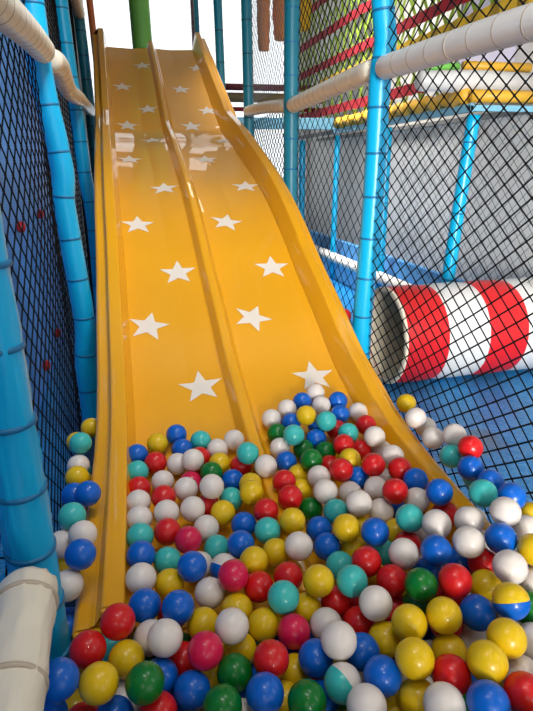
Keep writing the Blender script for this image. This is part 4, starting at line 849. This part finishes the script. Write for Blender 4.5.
for c, x, y, z, lab in BALLS:
    if c not in protos:
        o = bpy.data.objects.new('play_ball', BMESH[c]); protos[c] = o
    else: o = protos[c].copy()
    C.objects.link(o); o.location = (x, y, z)
    if c == 'WB': o.rotation_euler = Vector((0.5, 0.55, 0.6)).to_track_quat('Z', 'Y').to_euler()
    elif c == 'YB': o.rotation_euler = Vector((0.05, 0.62, 0.8)).to_track_quat('Z', 'Y').to_euler()
    elif c == 'TW': o.rotation_euler = Vector((-0.85, -0.35, -0.2)).to_track_quat('Z', 'Y').to_euler()
    else: o.rotation_euler = (rnd.uniform(0, 6), rnd.uniform(0, 6), rnd.uniform(0, 6))
    o['label'] = lab; o['category'] = 'ball'; o['group'] = 'plastic play balls in the ball pit'
DEEP = [
('R', 0.956, 0.895, 0.422),
('W', 0.728, 0.631, 0.408),
('R', 1.047, 1.481, 0.404),
('T', 0.492, 0.568, 0.391),
('T', 0.998, 0.953, 0.380),
('B', 0.392, 0.601, 0.376),
('W', -0.090, 0.726, 0.368),
('B', 0.309, 0.642, 0.366),
('R', 1.065, 1.337, 0.363),
('B', 0.212, 0.665, 0.361),
('R', 0.004, 0.713, 0.361),
('Y', 1.028, 1.163, 0.361),
('W', 0.134, 0.688, 0.358),
('Y', -0.262, 2.015, 0.354),
('B', 1.007, 1.031, 0.349),
('W', 0.652, 0.560, 0.344),
('W', 0.787, 0.683, 0.341),
('Y', 0.894, 0.825, 0.339),
('R', 0.847, 0.754, 0.337),
('B', 0.598, 0.619, 0.335),
('R', 0.706, 0.624, 0.332),
('W', 0.957, 0.890, 0.327),
('W', 0.453, 0.640, 0.327),
('Y', 0.841, 1.389, 0.314),
('T', 0.270, 0.695, 0.313),
('T', 0.861, 1.005, 0.312),
('B', 0.935, 1.055, 0.311),
('Y', 0.088, 0.730, 0.309),
('R', 0.364, 0.660, 0.309),
('W', 0.174, 0.735, 0.307),
('W', -0.255, 2.082, 0.306),
('W', 0.524, 0.615, 0.304),
('R', -0.076, 0.775, 0.304),
('W', -0.245, 1.554, 0.304),
('T', 1.039, 0.979, 0.300),
('R', 0.027, 0.791, 0.291),
('W', -0.246, 1.757, 0.289),
('R', 0.787, 0.740, 0.284),
('W', 1.062, 1.054, 0.280),
('R', 0.889, 0.890, 0.277),
('R', -0.251, 1.475, 0.275),
('W', 0.749, 0.654, 0.274),
('Y', 0.651, 0.625, 0.272),
('W', 0.856, 0.807, 0.271),
('Y', 0.959, 0.992, 0.269),
('W', 0.239, 0.756, 0.269),
('R', 0.534, 0.686, 0.264),
('Y', 0.421, 0.678, 0.257),
('Y', -0.240, 1.879, 0.254),
('Y', 0.987, 0.895, 0.254),
('R', -0.257, 1.688, 0.252),
('R', 0.715, 1.026, 0.252),
('B', 0.726, 0.905, 0.249),
('B', 0.889, 1.048, 0.247),
('R', 0.876, 0.967, 0.242),
('B', -0.275, 2.035, 0.242),
('G', -0.233, 1.614, 0.241),
('R', 0.742, 0.805, 0.240),
('Y', 0.602, 0.742, 0.239),
('W', -0.068, 0.831, 0.239),
('T', -0.112, 1.008, 0.237),
('R', 0.813, 0.866, 0.233),
('T', -0.201, 1.794, 0.230),
('Y', 0.836, 0.713, 0.230),
('Y', 0.928, 0.833, 0.229),
('T', 0.473, 0.967, 0.228),
('W', 1.041, 0.966, 0.223),
('R', -0.033, 0.986, 0.222),
('Y', 1.054, 1.538, 0.218),
('Y', 0.562, 1.046, 0.217),
('T', -0.272, 1.534, 0.216),
('R', 0.741, 0.721, 0.216),
('B', 0.498, 0.733, 0.213),
('R', -0.272, 1.765, 0.213),
('G', 0.786, 1.002, 0.211),
('R', 0.263, 0.803, 0.206),
('W', 1.063, 1.376, 0.206),
('B', 0.162, 0.796, 0.204),
('B', 0.930, 0.917, 0.203),
('T', -0.125, 0.876, 0.203),
('W', 0.639, 0.675, 0.201),
('B', 0.949, 1.032, 0.200),
('W', 0.639, 1.088, 0.198),
('Y', 1.058, 1.253, 0.198),
('Y', 0.674, 0.858, 0.197),
('W', 1.064, 1.173, 0.195),
('Y', 0.816, 0.786, 0.195),
('G', 0.775, 0.640, 0.195),
('B', 0.728, 1.084, 0.193),
('B', 0.667, 0.754, 0.192),
('B', 0.185, 1.095, 0.191),
('G', 0.606, 0.810, 0.191),
('R', 0.048, 0.986, 0.191),
('T', 0.216, 0.865, 0.190),
('B', 1.057, 1.035, 0.190),
('Y', 0.404, 0.939, 0.188),
('T', -0.166, 1.052, 0.188),
('W', 0.093, 1.099, 0.187),
('B', 0.148, 0.978, 0.186),
('T', -0.267, 2.097, 0.184),
('W', -0.204, 1.894, 0.184),
('Y', 0.358, 1.062, 0.184),
('B', -0.035, 1.054, 0.183),
('Y', 0.337, 0.875, 0.183),
('T', 0.844, 0.925, 0.178),
('Y', -0.052, 0.891, 0.178),
('W', -0.248, 1.667, 0.177),
('Y', 0.842, 1.062, 0.177),
('B', 1.047, 1.731, 0.175),
('W', 0.875, 0.854, 0.175),
('W', 0.265, 1.007, 0.174),
('T', 0.755, 0.885, 0.174),
('B', 1.051, 1.917, 0.173),
('T', -0.158, 0.970, 0.172),
('Y', 0.086, 0.904, 0.172),
('G', 0.557, 0.977, 0.171),
('W', 0.463, 1.019, 0.170),
('W', 1.000, 1.090, 0.169),
('W', -0.223, 1.571, 0.167),
('T', 0.457, 0.793, 0.166),
('G', 0.533, 1.100, 0.166),
('Y', 0.018, 0.853, 0.165),
('R', 1.046, 1.601, 0.164),
('W', 0.976, 0.968, 0.163),
('T', 0.728, 0.795, 0.163),
('T', 0.578, 0.737, 0.163),
('B', 0.886, 0.775, 0.163),
('W', -0.269, 1.828, 0.161),
('T', 0.989, 0.880, 0.160),
('T', -0.078, 0.966, 0.159),
('W', 0.320, 0.772, 0.159),
('W', 0.102, 0.825, 0.158),
('R', 0.892, 0.983, 0.157),
('R', 0.798, 0.710, 0.156),
('T', -0.230, 1.973, 0.155),
('R', 0.164, 0.908, 0.151),
('Y', -0.272, 1.129, 0.150),
('W', 0.254, 0.926, 0.150),
('G', 0.623, 0.921, 0.150),
('Y', 0.100, 1.028, 0.150),
('W', 0.533, 0.807, 0.149),
('G', 0.709, 0.694, 0.149),
('Y', 0.488, 0.940, 0.149),
('B', 0.916, 1.084, 0.144),
('B', 1.047, 1.312, 0.144),
('W', 1.045, 1.503, 0.142),
('R', 0.596, 1.051, 0.141),
('B', 0.415, 0.869, 0.140),
('G', -0.227, 1.749, 0.140),
('R', -0.002, 0.939, 0.138),
('T', 0.251, 1.095, 0.137),
('B', 0.814, 1.002, 0.136),
('R', -0.201, 1.217, 0.134),
('T', 1.057, 2.058, 0.131),
('R', 0.780, 1.089, 0.130),
('B', 0.017, 1.099, 0.129),
('B', 0.659, 0.808, 0.129),
('R', 0.258, 0.830, 0.128),
('B', -0.263, 2.041, 0.128),
('B', 0.800, 0.841, 0.126),
('R', -0.088, 1.098, 0.125),
('R', 0.438, 1.098, 0.125),
('R', 0.178, 0.833, 0.124),
('Y', 1.060, 0.955, 0.124),
('W', 1.061, 1.130, 0.124),
('R', 0.739, 0.967, 0.123),
('B', -0.188, 1.109, 0.123),
('W', -0.270, 1.616, 0.122),
('Y', 0.921, 0.901, 0.120),
('B', -0.003, 1.018, 0.120),
('W', 0.550, 0.879, 0.120),
('W', 0.687, 0.887, 0.116),
('R', 1.060, 1.779, 0.115),
('B', -0.144, 1.035, 0.114),
('B', 0.518, 1.032, 0.113),
('R', 0.085, 0.955, 0.112),
('B', 1.065, 1.222, 0.110),
('Y', 0.943, 1.019, 0.109),
('Y', 0.639, 0.724, 0.108),
('R', 0.325, 1.057, 0.107),
('Y', 0.415, 0.946, 0.106),
('W', 0.662, 1.086, 0.106),
('B', -0.132, 0.925, 0.105),
('R', 1.028, 1.052, 0.105),
('W', 0.344, 0.829, 0.104),
('R', 0.112, 1.099, 0.104),
('B', 0.347, 0.908, 0.104),
('W', 0.753, 0.750, 0.102),
('Y', 0.911, 0.823, 0.101),
]
bm = bmesh.new()
for n_, (c, x, y, z) in enumerate(DEEP):
    r_ = bmesh.ops.create_icosphere(bm, subdivisions=3, radius=BR, matrix=Matrix.Translation((x, y, z)))
    for v in r_['verts']:
        for f in v.link_faces: f.material_index = 'BWRYTGP'.index(c); f.smooth = True
o = obj('buried_balls', bm, [BM_[k] for k in 'BWRYTGP']); tag(o, 'mixed coloured play balls packed underneath the visible ones', 'balls', None, 'stuff')
